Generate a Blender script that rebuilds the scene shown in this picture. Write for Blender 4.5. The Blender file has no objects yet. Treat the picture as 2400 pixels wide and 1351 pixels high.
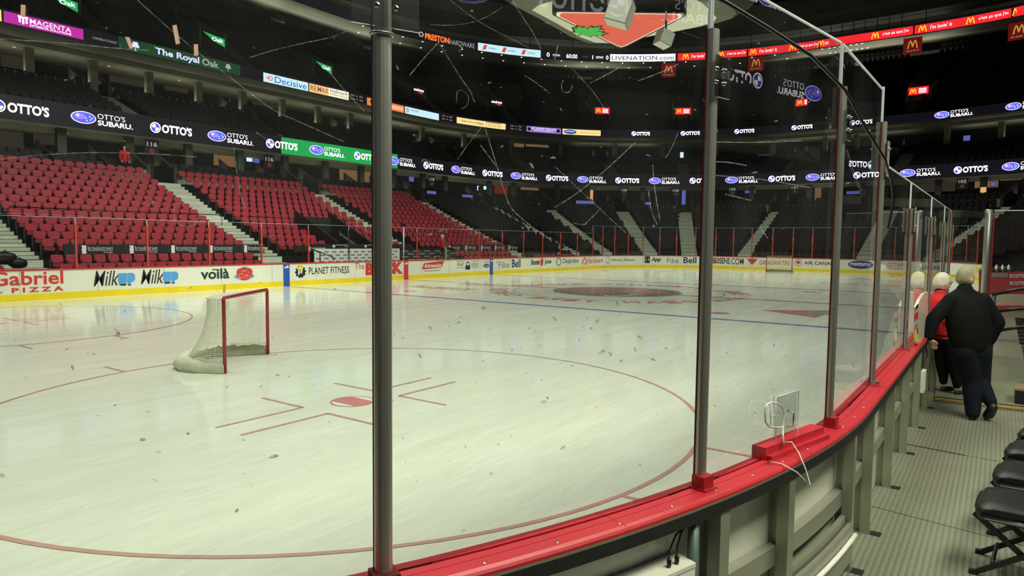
import bpy, math, random
from mathutils import Vector, Matrix, noise
from mathutils.geometry import tessellate_polygon
random.seed(7)
F = 0.3048                      # every number below is in feet; meshes are scaled to metres on creation
SC = bpy.context.scene
COL = SC.collection
sin, cos, rad, deg, hyp, pi = math.sin, math.cos, math.radians, math.degrees, math.hypot, math.pi

# ------------------------------------------------------------------ camera
CP = (-89.24857647829005, -45.191669666376, 7.239514573823937, 0.6217443764518756, -0.0694540720466874, 0.01031212643023126, 1595.8318069760148)
def _cam():
    x, y, h, yaw, pitch, roll, f = CP
    fw = Vector((cos(yaw)*cos(pitch), sin(yaw)*cos(pitch), sin(pitch)))
    r = Vector((sin(yaw), -cos(yaw), 0)); up = r.cross(fw)
    r2 = cos(roll)*r + sin(roll)*up; up2 = -sin(roll)*r + cos(roll)*up
    return Vector((x, y, h)), fw, r2, up2, f
CC, FW, RT, UP, FL = _cam()
cd = bpy.data.cameras.new('camera'); cam = bpy.data.objects.new('camera', cd); COL.objects.link(cam)
cd.sensor_width = 36.0; cd.lens = FL/2400*36; cd.clip_start = 0.05; cd.clip_end = 500
M = Matrix((RT, UP, -FW)).transposed().to_4x4(); M.translation = CC*F
cam.matrix_world = M
SC.camera = cam

def ray(u, v): return FW + RT*((u-1200)/FL) - UP*((v-675.5)/FL)
def onZ(u, v, z): d = ray(u, v); return CC + d*((z-CC.z)/d.z)
def onY(u, v, y): d = ray(u, v); return CC + d*((y-CC.y)/d.y)
def onX(u, v, x): d = ray(u, v); return CC + d*((x-CC.x)/d.x)
def onD(u, v, D): return CC + ray(u, v)*D
def onplane(u, v, p, n):
    d = ray(u, v); return CC + d*((p-CC).dot(n)/d.dot(n))
def proj(p):
    d = Vector(p)-CC; z = d.dot(FW)
    return (1200+FL*d.dot(RT)/z, 675.5-FL*d.dot(UP)/z, z)

# ------------------------------------------------------------------ rink outline (rounded rectangle) and its offsets
A4 = 28*pi/2
def P(t, d):
    """point on the outline offset outwards by d at station t (feet along the boards, far side first)"""
    t = t % 521.93
    if t <= 144: return (-72+t, 42.5+d)
    t -= 144
    if t <= A4: a = rad(90-90*t/A4); return (72+(28+d)*cos(a), 14.5+(28+d)*sin(a))
    t -= A4
    if t <= 29: return (100+d, 14.5-t)
    t -= 29
    if t <= A4: a = rad(-90*t/A4); return (72+(28+d)*cos(a), -14.5+(28+d)*sin(a))
    t -= A4
    if t <= 144: return (72-t, -42.5-d)
    t -= 144
    if t <= A4: a = rad(-90-90*t/A4); return (-72+(28+d)*cos(a), -14.5+(28+d)*sin(a))
    t -= A4
    if t <= 29: return (-100-d, -14.5+t)
    t -= 29
    a = rad(180-90*t/A4); return (-72+(28+d)*cos(a), 14.5+(28+d)*sin(a))
def N(t):
    a = P(t, 0); b = P(t, 1); return (b[0]-a[0], b[1]-a[1])
def corner(t):
    t = t % 521.93
    return (144 < t < 144+A4) or (173+A4 < t < 173+2*A4) or (317+2*A4 < t < 317+3*A4) or (346+3*A4 < t)
def tsc(t, d): return (28+d)/28 if corner(t) else 1.0
def offs(x, y):
    qx = abs(x)-72; qy = abs(y)-14.5
    if qx <= 0: return abs(y)-42.5
    if qy <= 0: return abs(x)-100
    return hyp(qx, qy)-28
def tpar(x, y):
    if abs(x) <= 72: return x+72 if y > 0 else 173+2*A4+72-x
    if x > 72:
        if y > 14.5: return 144+(90-deg(math.atan2(y-14.5, x-72)))/90*A4
        if y < -14.5: return 173+A4+(-deg(math.atan2(y+14.5, x-72)))/90*A4
        return 144+A4+14.5-y
    if y < -14.5: return 317+2*A4+(-90-deg(math.atan2(y+14.5, x+72)))/90*A4
    if y > 14.5: return 346+3*A4+(180-deg(math.atan2(y-14.5, x+72)))/90*A4
    return 317+3*A4+y+14.5
def hit(u, v, d):
    """station and height where the sight line through a photo pixel meets the offset wall"""
    dr = ray(u, v).normalized(); t = 5.0
    while t < 900:
        X = CC+dr*t
        if t > 30 and offs(X.x, X.y) > d: break
        t += 1
    lo, hi = t-1, t
    for _ in range(30):
        m = (lo+hi)/2; X = CC+dr*m
        if offs(X.x, X.y) > d: hi = m
        else: lo = m
    X = CC+dr*hi
    return tpar(X.x, X.y), X.z
def tstep(t0, t1, d, ds=4.0):
    """stations from t0 to t1, dense in the corners"""
    brk = [t0, t1]
    acc = 0
    for L in (144, A4, 29, A4, 144, A4, 29, A4):
        acc += L
        if t0 < acc < t1: brk.append(acc)
    brk.sort(); out = [t0]
    for a, b in zip(brk, brk[1:]):
        m = (a+b)/2
        n = max(1, math.ceil((b-a)*tsc(m, d)/ds)) if corner(m) else 1
        for i in range(1, n+1): out.append(a+(b-a)*i/n)
    return out
def advance(t, d, ds):
    """station ds real feet further along the wall offset by d"""
    n = 20
    for _ in range(n): t += ds/n/tsc(t, d)
    return t

# ------------------------------------------------------------------ materials
MATS = {}
def mat(name, col, rough=.5, metal=0.0, spec=.5, emit=None, es=0.0, noise_=None, bump=None, coat=0.0, sheen=0.0, alpha=1.0, stretch=None):
    if name in MATS: return MATS[name]
    m = bpy.data.materials.new(name); m.use_nodes = True
    nt = m.node_tree; b = nt.nodes['Principled BSDF']
    b.inputs['Base Color'].default_value = (*col, 1); b.inputs['Roughness'].default_value = rough
    b.inputs['Metallic'].default_value = metal; b.inputs['Specular IOR Level'].default_value = spec
    b.inputs['Coat Weight'].default_value = coat; b.inputs['Alpha'].default_value = alpha
    if emit:
        b.inputs['Emission Color'].default_value = (*emit, 1); b.inputs['Emission Strength'].default_value = es
        m.cycles.emission_sampling = 'NONE' if es < 40 else 'AUTO'
    tc = None
    if noise_ or bump:
        tc = nt.nodes.new('ShaderNodeTexCoord'); mp = nt.nodes.new('ShaderNodeMapping')
        nt.links.new(tc.outputs['Object'], mp.inputs['Vector'])
        if stretch: mp.inputs['Scale'].default_value = stretch
    if noise_:
        n = nt.nodes.new('ShaderNodeTexNoise'); n.inputs['Scale'].default_value = noise_[0]; n.inputs['Detail'].default_value = 4
        nt.links.new(mp.outputs['Vector'], n.inputs['Vector'])
        r = nt.nodes.new('ShaderNodeMapRange'); a = noise_[1]
        r.inputs['From Min'].default_value = .25; r.inputs['From Max'].default_value = .75
        r.inputs['To Min'].default_value = 1-a; r.inputs['To Max'].default_value = 1+a
        nt.links.new(n.outputs['Fac'], r.inputs['Value'])
        mx = nt.nodes.new('ShaderNodeVectorMath'); mx.operation = 'SCALE'
        mx.inputs[0].default_value = col; nt.links.new(r.outputs['Result'], mx.inputs['Scale'])
        nt.links.new(mx.outputs['Vector'], b.inputs['Base Color'])
    if bump:
        n2 = nt.nodes.new('ShaderNodeTexNoise'); n2.inputs['Scale'].default_value = bump[0]; n2.inputs['Detail'].default_value = 3
        nt.links.new(mp.outputs['Vector'], n2.inputs['Vector'])
        bp = nt.nodes.new('ShaderNodeBump'); bp.inputs['Strength'].default_value = bump[1]; bp.inputs['Distance'].default_value = .01
        nt.links.new(n2.outputs['Fac'], bp.inputs['Height']); nt.links.new(bp.outputs['Normal'], b.inputs['Normal'])
    MATS[name] = m; return m
def srgb(r, g, b):
    f = lambda c: (c/255)/12.92 if c/255 <= .04045 else ((c/255+.055)/1.055)**2.4
    return (f(r), f(g), f(b))
def emat(name, rgb, es=1.0):
    c = srgb(*rgb); return mat(name, tuple(x*.3 for x in c), .6, emit=c, es=es, spec=.2)

def ice_mat():
    m = bpy.data.materials.new('rink_ice'); m.use_nodes = True; nt = m.node_tree; b = nt.nodes['Principled BSDF']
    at = nt.nodes.new('ShaderNodeVertexColor'); at.layer_name = 'col'
    tc = nt.nodes.new('ShaderNodeTexCoord')
    mp = nt.nodes.new('ShaderNodeMapping'); mp.inputs['Rotation'].default_value = (0, 0, rad(28)); mp.inputs['Scale'].default_value = (.25, 2.2, 1)
    nt.links.new(tc.outputs['Object'], mp.inputs['Vector'])
    n = nt.nodes.new('ShaderNodeTexNoise'); n.inputs['Scale'].default_value = 1.3; n.inputs['Detail'].default_value = 7; n.inputs['Roughness'].default_value = .65
    nt.links.new(mp.outputs['Vector'], n.inputs['Vector'])
    r = nt.nodes.new('ShaderNodeMapRange'); r.inputs['From Min'].default_value = .3; r.inputs['From Max'].default_value = .7
    r.inputs['To Min'].default_value = .93; r.inputs['To Max'].default_value = 1.05
    nt.links.new(n.outputs['Fac'], r.inputs['Value'])
    mx = nt.nodes.new('ShaderNodeVectorMath'); mx.operation = 'SCALE'
    nt.links.new(at.outputs['Color'], mx.inputs[0]); nt.links.new(r.outputs['Result'], mx.inputs['Scale'])
    nt.links.new(mx.outputs['Vector'], b.inputs['Base Color'])
    rr = nt.nodes.new('ShaderNodeMapRange'); rr.inputs['From Min'].default_value = .35; rr.inputs['From Max'].default_value = .7
    rr.inputs['To Min'].default_value = .085; rr.inputs['To Max'].default_value = .155
    nt.links.new(n.outputs['Fac'], rr.inputs['Value']); nt.links.new(rr.outputs['Result'], b.inputs['Roughness'])
    b.inputs['IOR'].default_value = 1.31; b.inputs['Specular IOR Level'].default_value = .5
    mp2 = nt.nodes.new('ShaderNodeMapping'); mp2.inputs['Rotation'].default_value = (0, 0, rad(-20)); mp2.inputs['Scale'].default_value = (1.2, 9, 1)
    nt.links.new(tc.outputs['Object'], mp2.inputs['Vector'])
    n2 = nt.nodes.new('ShaderNodeTexNoise'); n2.inputs['Scale'].default_value = 2; n2.inputs['Detail'].default_value = 6
    nt.links.new(mp2.outputs['Vector'], n2.inputs['Vector'])
    r2 = nt.nodes.new('ShaderNodeMapRange'); r2.inputs['From Min'].default_value = .35; r2.inputs['From Max'].default_value = .68
    r2.inputs['To Min'].default_value = .965; r2.inputs['To Max'].default_value = 1.05
    nt.links.new(n2.outputs['Fac'], r2.inputs['Value'])
    mx2 = nt.nodes.new('ShaderNodeVectorMath'); mx2.operation = 'SCALE'
    nt.links.new(mx.outputs['Vector'], mx2.inputs[0]); nt.links.new(r2.outputs['Result'], mx2.inputs['Scale']); nt.links.new(mx2.outputs['Vector'], b.inputs['Base Color'])
    bp = nt.nodes.new('ShaderNodeBump'); bp.inputs['Strength'].default_value = .05; bp.inputs['Distance'].default_value = .01
    nt.links.new(n2.outputs['Fac'], bp.inputs['Height']); nt.links.new(bp.outputs['Normal'], b.inputs['Normal'])
    return m
def glass_mat(name, tint, refl=1.0, haze=.02):
    m = bpy.data.materials.new(name); m.use_nodes = True; nt = m.node_tree; nt.nodes.clear()
    o = nt.nodes.new('ShaderNodeOutputMaterial'); tr = nt.nodes.new('ShaderNodeBsdfTransparent'); tr.inputs['Color'].default_value = (*tint, 1)
    gl = nt.nodes.new('ShaderNodeBsdfGlossy'); gl.inputs['Roughness'].default_value = 0.0; gl.inputs['Color'].default_value = (.95, .97, 1, 1)
    fr = nt.nodes.new('ShaderNodeFresnel'); fr.inputs['IOR'].default_value = 1.5
    k = nt.nodes.new('ShaderNodeMath'); k.operation = 'MULTIPLY'; k.inputs[1].default_value = refl; k.use_clamp = True
    nt.links.new(fr.outputs['Fac'], k.inputs[0])
    mx = nt.nodes.new('ShaderNodeMixShader'); nt.links.new(k.outputs[0], mx.inputs['Fac'])
    nt.links.new(tr.outputs[0], mx.inputs[1]); nt.links.new(gl.outputs[0], mx.inputs[2])
    df = nt.nodes.new('ShaderNodeBsdfTranslucent'); df.inputs['Color'].default_value = (.8, .85, .8, 1)
    tc = nt.nodes.new('ShaderNodeTexCoord'); no = nt.nodes.new('ShaderNodeTexNoise'); no.inputs['Scale'].default_value = 1.7; no.inputs['Detail'].default_value = 5
    nt.links.new(tc.outputs['Object'], no.inputs['Vector'])
    r = nt.nodes.new('ShaderNodeMapRange'); r.inputs['From Min'].default_value = .4; r.inputs['From Max'].default_value = .8
    r.inputs['To Min'].default_value = haze*.4; r.inputs['To Max'].default_value = haze*3
    nt.links.new(no.outputs['Fac'], r.inputs['Value'])
    m2 = nt.nodes.new('ShaderNodeMixShader'); nt.links.new(r.outputs['Result'], m2.inputs['Fac'])
    nt.links.new(mx.outputs[0], m2.inputs[1]); nt.links.new(df.outputs[0], m2.inputs[2])
    nt.links.new(m2.outputs[0], o.inputs['Surface'])
    return m
def smear_mat(name, col, op, rough=.6):
    m = bpy.data.materials.new(name); m.use_nodes = True; nt = m.node_tree; nt.nodes.clear()
    o = nt.nodes.new('ShaderNodeOutputMaterial'); tr = nt.nodes.new('ShaderNodeBsdfTransparent')
    d1 = nt.nodes.new('ShaderNodeBsdfDiffuse'); d2 = nt.nodes.new('ShaderNodeBsdfTranslucent')
    for d in (d1, d2): d.inputs['Color'].default_value = (*col, 1)
    a = nt.nodes.new('ShaderNodeMixShader'); a.inputs['Fac'].default_value = .6
    nt.links.new(d1.outputs[0], a.inputs[1]); nt.links.new(d2.outputs[0], a.inputs[2])
    b = nt.nodes.new('ShaderNodeMixShader'); b.inputs['Fac'].default_value = op
    tc = nt.nodes.new('ShaderNodeTexCoord'); no = nt.nodes.new('ShaderNodeTexNoise'); no.inputs['Scale'].default_value = 60
    nt.links.new(tc.outputs['Object'], no.inputs['Vector'])
    r = nt.nodes.new('ShaderNodeMapRange'); r.inputs['From Min'].default_value = .35; r.inputs['From Max'].default_value = .65
    r.inputs['To Min'].default_value = op*.3; r.inputs['To Max'].default_value = min(1, op*1.3)
    nt.links.new(no.outputs['Fac'], r.inputs['Value']); nt.links.new(r.outputs['Result'], b.inputs['Fac'])
    nt.links.new(tr.outputs[0], b.inputs[1]); nt.links.new(a.outputs[0], b.inputs[2]); nt.links.new(b.outputs[0], o.inputs['Surface'])
    return m
def led_mat(name, rgb, es):
    """LED wall: emission broken into a grid of small dots"""
    m = bpy.data.materials.new(name); m.use_nodes = True; nt = m.node_tree; b = nt.nodes['Principled BSDF']
    c = srgb(*rgb); b.inputs['Base Color'].default_value = (.02, .02, .025, 1); b.inputs['Roughness'].default_value = .6
    b.inputs['Emission Color'].default_value = (*c, 1)
    tc = nt.nodes.new('ShaderNodeTexCoord'); sx = nt.nodes.new('ShaderNodeSeparateXYZ'); nt.links.new(tc.outputs['Object'], sx.inputs[0])
    w = nt.nodes.new('ShaderNodeMath'); w.operation = 'SINE'; k = nt.nodes.new('ShaderNodeMath'); k.operation = 'MULTIPLY'; k.inputs[1].default_value = 2*pi/.05
    nt.links.new(sx.outputs['Z'], k.inputs[0]); nt.links.new(k.outputs[0], w.inputs[0])
    r = nt.nodes.new('ShaderNodeMapRange'); r.inputs['From Min'].default_value = -1; r.inputs['From Max'].default_value = 1
    r.inputs['To Min'].default_value = es*.45; r.inputs['To Max'].default_value = es*1.3
    nt.links.new(w.outputs[0], r.inputs['Value']); nt.links.new(r.outputs['Result'], b.inputs['Emission Strength'])
    m.cycles.emission_sampling = 'NONE'
    return m

M_ICE = ice_mat()
M_GLASS = glass_mat('rink_glass', (.94, .965, .95), 1.0, .012)
M_GLASSF = glass_mat('far_rink_glass', (.9, .93, .92), .8, .02)
M_ACRYL = glass_mat('acrylic_plate', (.9, .94, .94), .8, .02)
M_EDGE = mat('glass_edge', (.55, .62, .6), .25, emit=(.5, .58, .55), es=.12)  # weak emission added so the glass edges look bright
M_SCUFF = smear_mat('puck_scuff', (.17, .18, .16), .55)
M_SCR = smear_mat('glass_scratch', (.62, .65, .63), .42)
M_TAPE = mat('masking_tape', srgb(232, 190, 160), .7, noise_=(30, .08), emit=srgb(232, 190, 160), es=.25)  # weak glow added to the tape, which is no lamp
M_WHITEB = mat('board_white', srgb(226, 228, 210), .25, noise_=(.8, .05), coat=.3)
M_YEL = mat('kick_plate_yellow', srgb(232, 208, 20), .35, noise_=(1.5, .08))
M_REDCAP = mat('dasher_red', srgb(188, 46, 55), .3, noise_=(2.5, .10), bump=(40, .05))
M_REDDK = mat('dasher_red_dark', srgb(165, 32, 42), .4, noise_=(4, .1))
M_REDPOST = mat('post_red', srgb(190, 62, 45), .4, noise_=(3, .1))
M_GASK = mat('gasket_dark_red', srgb(96, 26, 28), .6, spec=.2, noise_=(5, .15))
M_LOOP = mat('clear_plastic_rod', (.66, .69, .63), .25, .1, noise_=(8, .06))
M_ALU = mat('aluminium', (.42, .43, .38), .36, .9, noise_=(3, .12), bump=(60, .04), stretch=(1, 1, .15))
M_ALUD = mat('aluminium_post', (.44, .45, .39), .36, .75, noise_=(6, .12), stretch=(4, 4, .25))
M_ALUF = mat('aluminium_frame', (.40, .41, .32), .42, .6, noise_=(2, .16), bump=(30, .05))
M_STEEL = mat('polished_steel', (.6, .6, .56), .15, 1.0, noise_=(8, .05))
M_BLK = mat('black_rubber', (.012, .012, .013), .55, noise_=(40, .4), bump=(80, .2))
M_BLKM = mat('black_metal', (.01, .01, .011), .4, noise_=(5, .2))
M_BLKS = mat('black_seat', (.006, .006, .0068), .6, spec=.3, noise_=(1.0, .3))
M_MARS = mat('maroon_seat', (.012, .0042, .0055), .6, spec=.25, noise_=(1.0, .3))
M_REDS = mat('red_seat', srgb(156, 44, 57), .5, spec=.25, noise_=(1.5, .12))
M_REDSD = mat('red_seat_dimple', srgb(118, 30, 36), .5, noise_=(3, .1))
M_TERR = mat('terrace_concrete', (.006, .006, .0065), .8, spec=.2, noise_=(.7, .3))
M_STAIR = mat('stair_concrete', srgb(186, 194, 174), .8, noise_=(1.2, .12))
M_STAIR2 = mat('stair_concrete_dim', srgb(128, 132, 124), .8, noise_=(1.2, .15))  # weaker light on the middle tier put into the stair colour
M_CONC = mat('concrete_olive', srgb(134, 134, 112), .75, noise_=(.8, .12))
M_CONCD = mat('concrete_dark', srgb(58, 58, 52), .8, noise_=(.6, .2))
M_WALLD = mat('suite_wall_dark', srgb(30, 30, 30), .7, noise_=(.5, .3))
M_WALLW = mat('suite_wall_brown', srgb(62, 50, 40), .7, noise_=(.5, .3))
M_CEIL = mat('ceiling_dark', srgb(150, 152, 134), .9, noise_=(.2, .25))
M_ROOF = mat('roof_black', srgb(26, 26, 26), .9, noise_=(.2, .3))
M_RIBB = mat('ribbon_black', (.008, .008, .012), .35, emit=(.02, .014, .03), es=.25, noise_=(2, .1))
M_LEDW = led_mat('led_white', (255, 246, 255), 3.2)
M_LEDO = led_mat('led_lavender', (206, 190, 250), 2.2)
M_LEDB = led_mat('led_blue', (70, 90, 225), 1.7)
M_LEDP = led_mat('led_violet', (150, 120, 230), 1.7)
M_GREENL = emat('led_green', (28, 148, 72), 1.3)
M_TEXTB = mat('print_black', srgb(28, 32, 28), .4, noise_=(4, .1))
M_TEXTR = mat('print_red', srgb(205, 58, 52), .4, noise_=(4, .06))
M_TEXTG = mat('print_dark_green', srgb(28, 66, 50), .4, noise_=(4, .06))
M_TEXTN = mat('print_navy', srgb(36, 52, 96), .4, noise_=(4, .06))
M_BLUE = mat('print_blue', srgb(84, 158, 222), .4, noise_=(4, .06))
M_STRB = mat('stripe_blue', srgb(38, 84, 170), .4, noise_=(4, .1))
M_STRR = mat('stripe_red', srgb(206, 52, 62), .4, noise_=(4, .06))
M_GREY = mat('print_grey', srgb(120, 128, 124), .5, noise_=(4, .06))
M_WPRT = mat('print_white', srgb(238, 240, 228), .4, noise_=(4, .04))
M_LEAF = mat('print_leaf_green', srgb(70, 150, 50), .4, noise_=(4, .1))
M_PYEL = mat('print_yellow', srgb(235, 220, 60), .4, noise_=(4, .06))
M_PURP = mat('print_oval_blue', srgb(52, 50, 140), .4, noise_=(4, .06))

# ------------------------------------------------------------------ mesh builder
ORG = {}
class MB:
    def __init__(s): s.v = []; s.f = []; s.mi = []; s.sm = []
    def add(s, vs, fs, mi=0, sm=False):
        n = len(s.v); s.v.extend([tuple(p) for p in vs])
        for f in fs: s.f.append([i+n for i in f]); s.mi.append(mi); s.sm.append(sm)
    def quad(s, a, b, c, d, mi=0): s.add([a, b, c, d], [(0, 1, 2, 3)], mi)
    def box(s, x0, x1, y0, y1, z0, z1, mi=0):
        s.add([(x0,y0,z0),(x1,y0,z0),(x1,y1,z0),(x0,y1,z0),(x0,y0,z1),(x1,y0,z1),(x1,y1,z1),(x0,y1,z1)],
              [(0,3,2,1),(4,5,6,7),(0,1,5,4),(1,2,6,5),(2,3,7,6),(3,0,4,7)], mi)
    def hexa(s, lo, hi, mi=0):
        """prism from a lower polygon to an upper polygon of the same count"""
        n = len(lo)
        s.add(list(lo)+list(hi), [tuple(range(n))[::-1], tuple(range(n, 2*n))]+[(i, (i+1) % n, n+(i+1) % n, n+i) for i in range(n)], mi)
    def obox(s, c, ax, ay, az, mi=0):
        """box round centre c with half-axis vectors"""
        c, ax, ay, az = Vector(c), Vector(ax), Vector(ay), Vector(az)
        lo = [c-ax-ay-az, c+ax-ay-az, c+ax+ay-az, c-ax+ay-az]; hi = [p+2*az for p in lo]
        s.hexa(lo, hi, mi)
    def tube(s, pts, r, n=8, mi=0, caps=True, sm=True, closed=False):
        pts = [Vector(p) for p in pts]; rr = r if isinstance(r, (list, tuple)) else [r]*len(pts)
        vs = []; L = len(pts); prev = None
        for i, p in enumerate(pts):
            if closed: t = pts[(i+1) % L]-pts[i-1]
            else: t = pts[min(i+1, L-1)]-pts[max(i-1, 0)]
            t = t.normalized() if t.length > 1e-9 else Vector((0, 0, 1))
            if prev is None: a = t.orthogonal().normalized()
            else:
                a = prev-t*prev.dot(t); a = a.normalized() if a.length > 1e-6 else t.orthogonal().normalized()
            prev = a; b = t.cross(a)
            for k in range(n):
                g = 2*pi*k/n+pi/n; vs.append(p+(a*cos(g)+b*sin(g))*rr[i])
        fs = []
        for i in range(L if closed else L-1):
            j = (i+1) % L
            for k in range(n): fs.append((i*n+k, i*n+(k+1) % n, j*n+(k+1) % n, j*n+k))
        if caps and not closed: fs += [tuple(range(n))[::-1], tuple(range((L-1)*n, L*n))]
        s.add(vs, fs, mi, sm)
    def lathe(s, prof, c, n=16, mi=0, sm=True):
        c = Vector(c); vs = []
        for r, z in prof:
            for k in range(n): g = 2*pi*k/n; vs.append((c.x+r*cos(g), c.y+r*sin(g), c.z+z))
        fs = [(i*n+k, i*n+(k+1) % n, (i+1)*n+(k+1) % n, (i+1)*n+k) for i in range(len(prof)-1) for k in range(n)]
        fs += [tuple(range(n))[::-1], tuple(range((len(prof)-1)*n, len(prof)*n))]
        s.add(vs, fs, mi, sm)
    def ell(s, c, ax, ay, az, nu=12, nv=8, mi=0, fn=None):
        c, ax, ay, az = Vector(c), Vector(ax), Vector(ay), Vector(az); vs = []; fs = []
        for j in range(nv+1):
            th = pi*j/nv
            for i in range(nu):
                ph = 2*pi*i/nu; k = 1.0
                x, y, z = sin(th)*cos(ph), sin(th)*sin(ph), cos(th)
                if fn: k = fn(x, y, z)
                vs.append(c+(ax*x+ay*y+az*z)*k)
        for j in range(nv):
            for i in range(nu): fs.append((j*nu+i, j*nu+(i+1) % nu, (j+1)*nu+(i+1) % nu, (j+1)*nu+i))
        s.add(vs, fs, mi, True)
    def poly(s, pts, fmap, mi=0, holes=()):
        loops = [[Vector((a, b, 0)) for a, b in pts]]+[[Vector((a, b, 0)) for a, b in h] for h in holes]
        flat = [p for l in loops for p in l]
        s.add([fmap(p.x, p.y) for p in flat], tessellate_polygon(loops), mi)
    def ring(s, d0, z0, d1, z1, ts, mi=0):
        vs = []; n = len(ts)
        for t in ts: vs.append((*P(t, d0), z0)); vs.append((*P(t, d1), z1))
        s.add(vs, [(2*i, 2*i+2, 2*i+3, 2*i+1) for i in range(n-1)], mi)
    def build(s, name, mats, parent=None, org=None):
        if parent is not None: org = ORG[parent.name]
        if org is None:
            xs = [v[0] for v in s.v]; ys = [v[1] for v in s.v]; zs = [v[2] for v in s.v]
            org = ((min(xs)+max(xs))/2, (min(ys)+max(ys))/2, min(zs))
        if not isinstance(mats, (list, tuple)): mats = [mats]
        me = bpy.data.meshes.new(name)
        me.from_pydata([((x-org[0])*F, (y-org[1])*F, (z-org[2])*F) for x, y, z in s.v], [], s.f)
        for m in mats: me.materials.append(m)
        if len(mats) > 1: me.polygons.foreach_set('material_index', s.mi)
        if any(s.sm): me.polygons.foreach_set('use_smooth', s.sm)
        me.update()
        o = bpy.data.objects.new(name, me); COL.objects.link(o); ORG[o.name] = org
        if parent is not None:
            o.parent = parent
            ORG[o.name] = org
        else: o.location = tuple(c*F for c in org)
        return o
def tag(o, label=None, cat=None, group=None, kind=None):
    if label: o['label'] = label
    if cat: o['category'] = cat
    if group: o['group'] = group
    if kind: o['kind'] = kind
    return o
def thing(name, label, cat, org, group=None, rz=0):
    o = bpy.data.objects.new(name, None); COL.objects.link(o); o.location = tuple(c*F for c in org); o.rotation_euler = (0, 0, rz)
    o.empty_display_size = .1
    ORG[o.name] = tuple(org); return tag(o, label, cat, group)
def struct(o, label=None): return tag(o, label, None, None, 'structure')
def sub(root, o):
    """hang o (built at top level with the same origin) one level deeper"""
    o.parent = root; o.location = (0, 0, 0); return o

# ------------------------------------------------------------------ lettering
_TX = {}
def text_geo(s, bold=0.0, shear=0.0, sp=1.0):
    k = (s, bold, shear, sp)
    if k in _TX: return _TX[k]
    cu = bpy.data.curves.new('t', 'FONT'); cu.body = s; cu.size = 1; cu.offset = bold; cu.shear = shear; cu.resolution_u = 3; cu.space_character = sp
    cu.fill_mode = 'FRONT'
    ob = bpy.data.objects.new('t', cu); COL.objects.link(ob)
    dg = bpy.context.evaluated_depsgraph_get(); ev = ob.evaluated_get(dg); me = ev.to_mesh()
    vs = [(v.co.x, v.co.y) for v in me.vertices]; fs = [tuple(p.vertices) for p in me.polygons]
    ev.to_mesh_clear(); bpy.data.objects.remove(ob); bpy.data.curves.remove(cu)
    x0 = min(v[0] for v in vs); x1 = max(v[0] for v in vs); y0 = min(v[1] for v in vs); y1 = max(v[1] for v in vs)
    g = ([((x-x0)/(x1-x0), (y-y0)/(y1-y0)) for x, y in vs], fs, (x1-x0)/(y1-y0)); _TX[k] = g; return g
def text(mb, s, fmap, a0, a1, b0, b1, mi=0, bold=0.0, shear=0.0, sp=1.0):
    if any(c in s for c in 'MWw'): bold = min(bold, .003)      # letters with deep notches do not take an outline offset
    vs, fs, asp = text_geo(s, bold, shear, sp)
    mb.add([fmap(a0+(a1-a0)*x, b0+(b1-b0)*y) for x, y in vs], fs, mi)
def rim(d, off=0.0): return lambda t, z: (*P(t, d-off), z)
def rrect(mb, fmap, a0, a1, b0, b1, mi=0, n=1):
    for i in range(n):
        x0 = a0+(a1-a0)*i/n; x1 = a0+(a1-a0)*(i+1)/n
        mb.quad(fmap(x0, b0), fmap(x1, b0), fmap(x1, b1), fmap(x0, b1), mi)
def oval(mb, fmap, ca, cb, ra, rb, mi=0, n=20):
    m = n//2; xs = [cos(pi*i/m) for i in range(m+1)]
    for x0, x1 in zip(xs, xs[1:]):
        y0, y1 = math.sqrt(max(0, 1-x0*x0)), math.sqrt(max(0, 1-x1*x1))
        mb.quad(fmap(ca+ra*x0, cb-rb*y0), fmap(ca+ra*x1, cb-rb*y1), fmap(ca+ra*x1, cb+rb*y1), fmap(ca+ra*x0, cb+rb*y0), mi)
def annul(mb, fmap, ca, cb, ra, rb, k, mi=0, n=24):
    for i in range(n):
        g0, g1 = 2*pi*i/n, 2*pi*(i+1)/n
        mb.quad(fmap(ca+ra*cos(g0), cb+rb*sin(g0)), fmap(ca+ra*cos(g1), cb+rb*sin(g1)), fmap(ca+k*ra*cos(g1), cb+k*rb*sin(g1)), fmap(ca+k*ra*cos(g0), cb+k*rb*sin(g0)), mi)
LEAF = [(0, 1), (.17, .62), (.36, .72), (.28, .25), (.52, .48), (.58, .33), (.86, .38), (.74, .12), (.86, .02), (.5, -.32), (.54, -.52), (.06, -.42), (.05, -.95)]
LEAF = LEAF+[(-x, y) for x, y in LEAF[::-1][:-1]]
ARCH = [(-1, -1), (-.82, .2), (-.62, .85), (-.45, 1), (-.25, .8), (0, .1), (.25, .8), (.45, 1), (.62, .85), (.82, .2), (1, -1), (.72, -1), (.58, .1), (.45, .6), (.3, .1), (.12, -.7), (-.12, -.7), (-.3, .1), (-.45, .6), (-.58, .1), (-.72, -1)]

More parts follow.
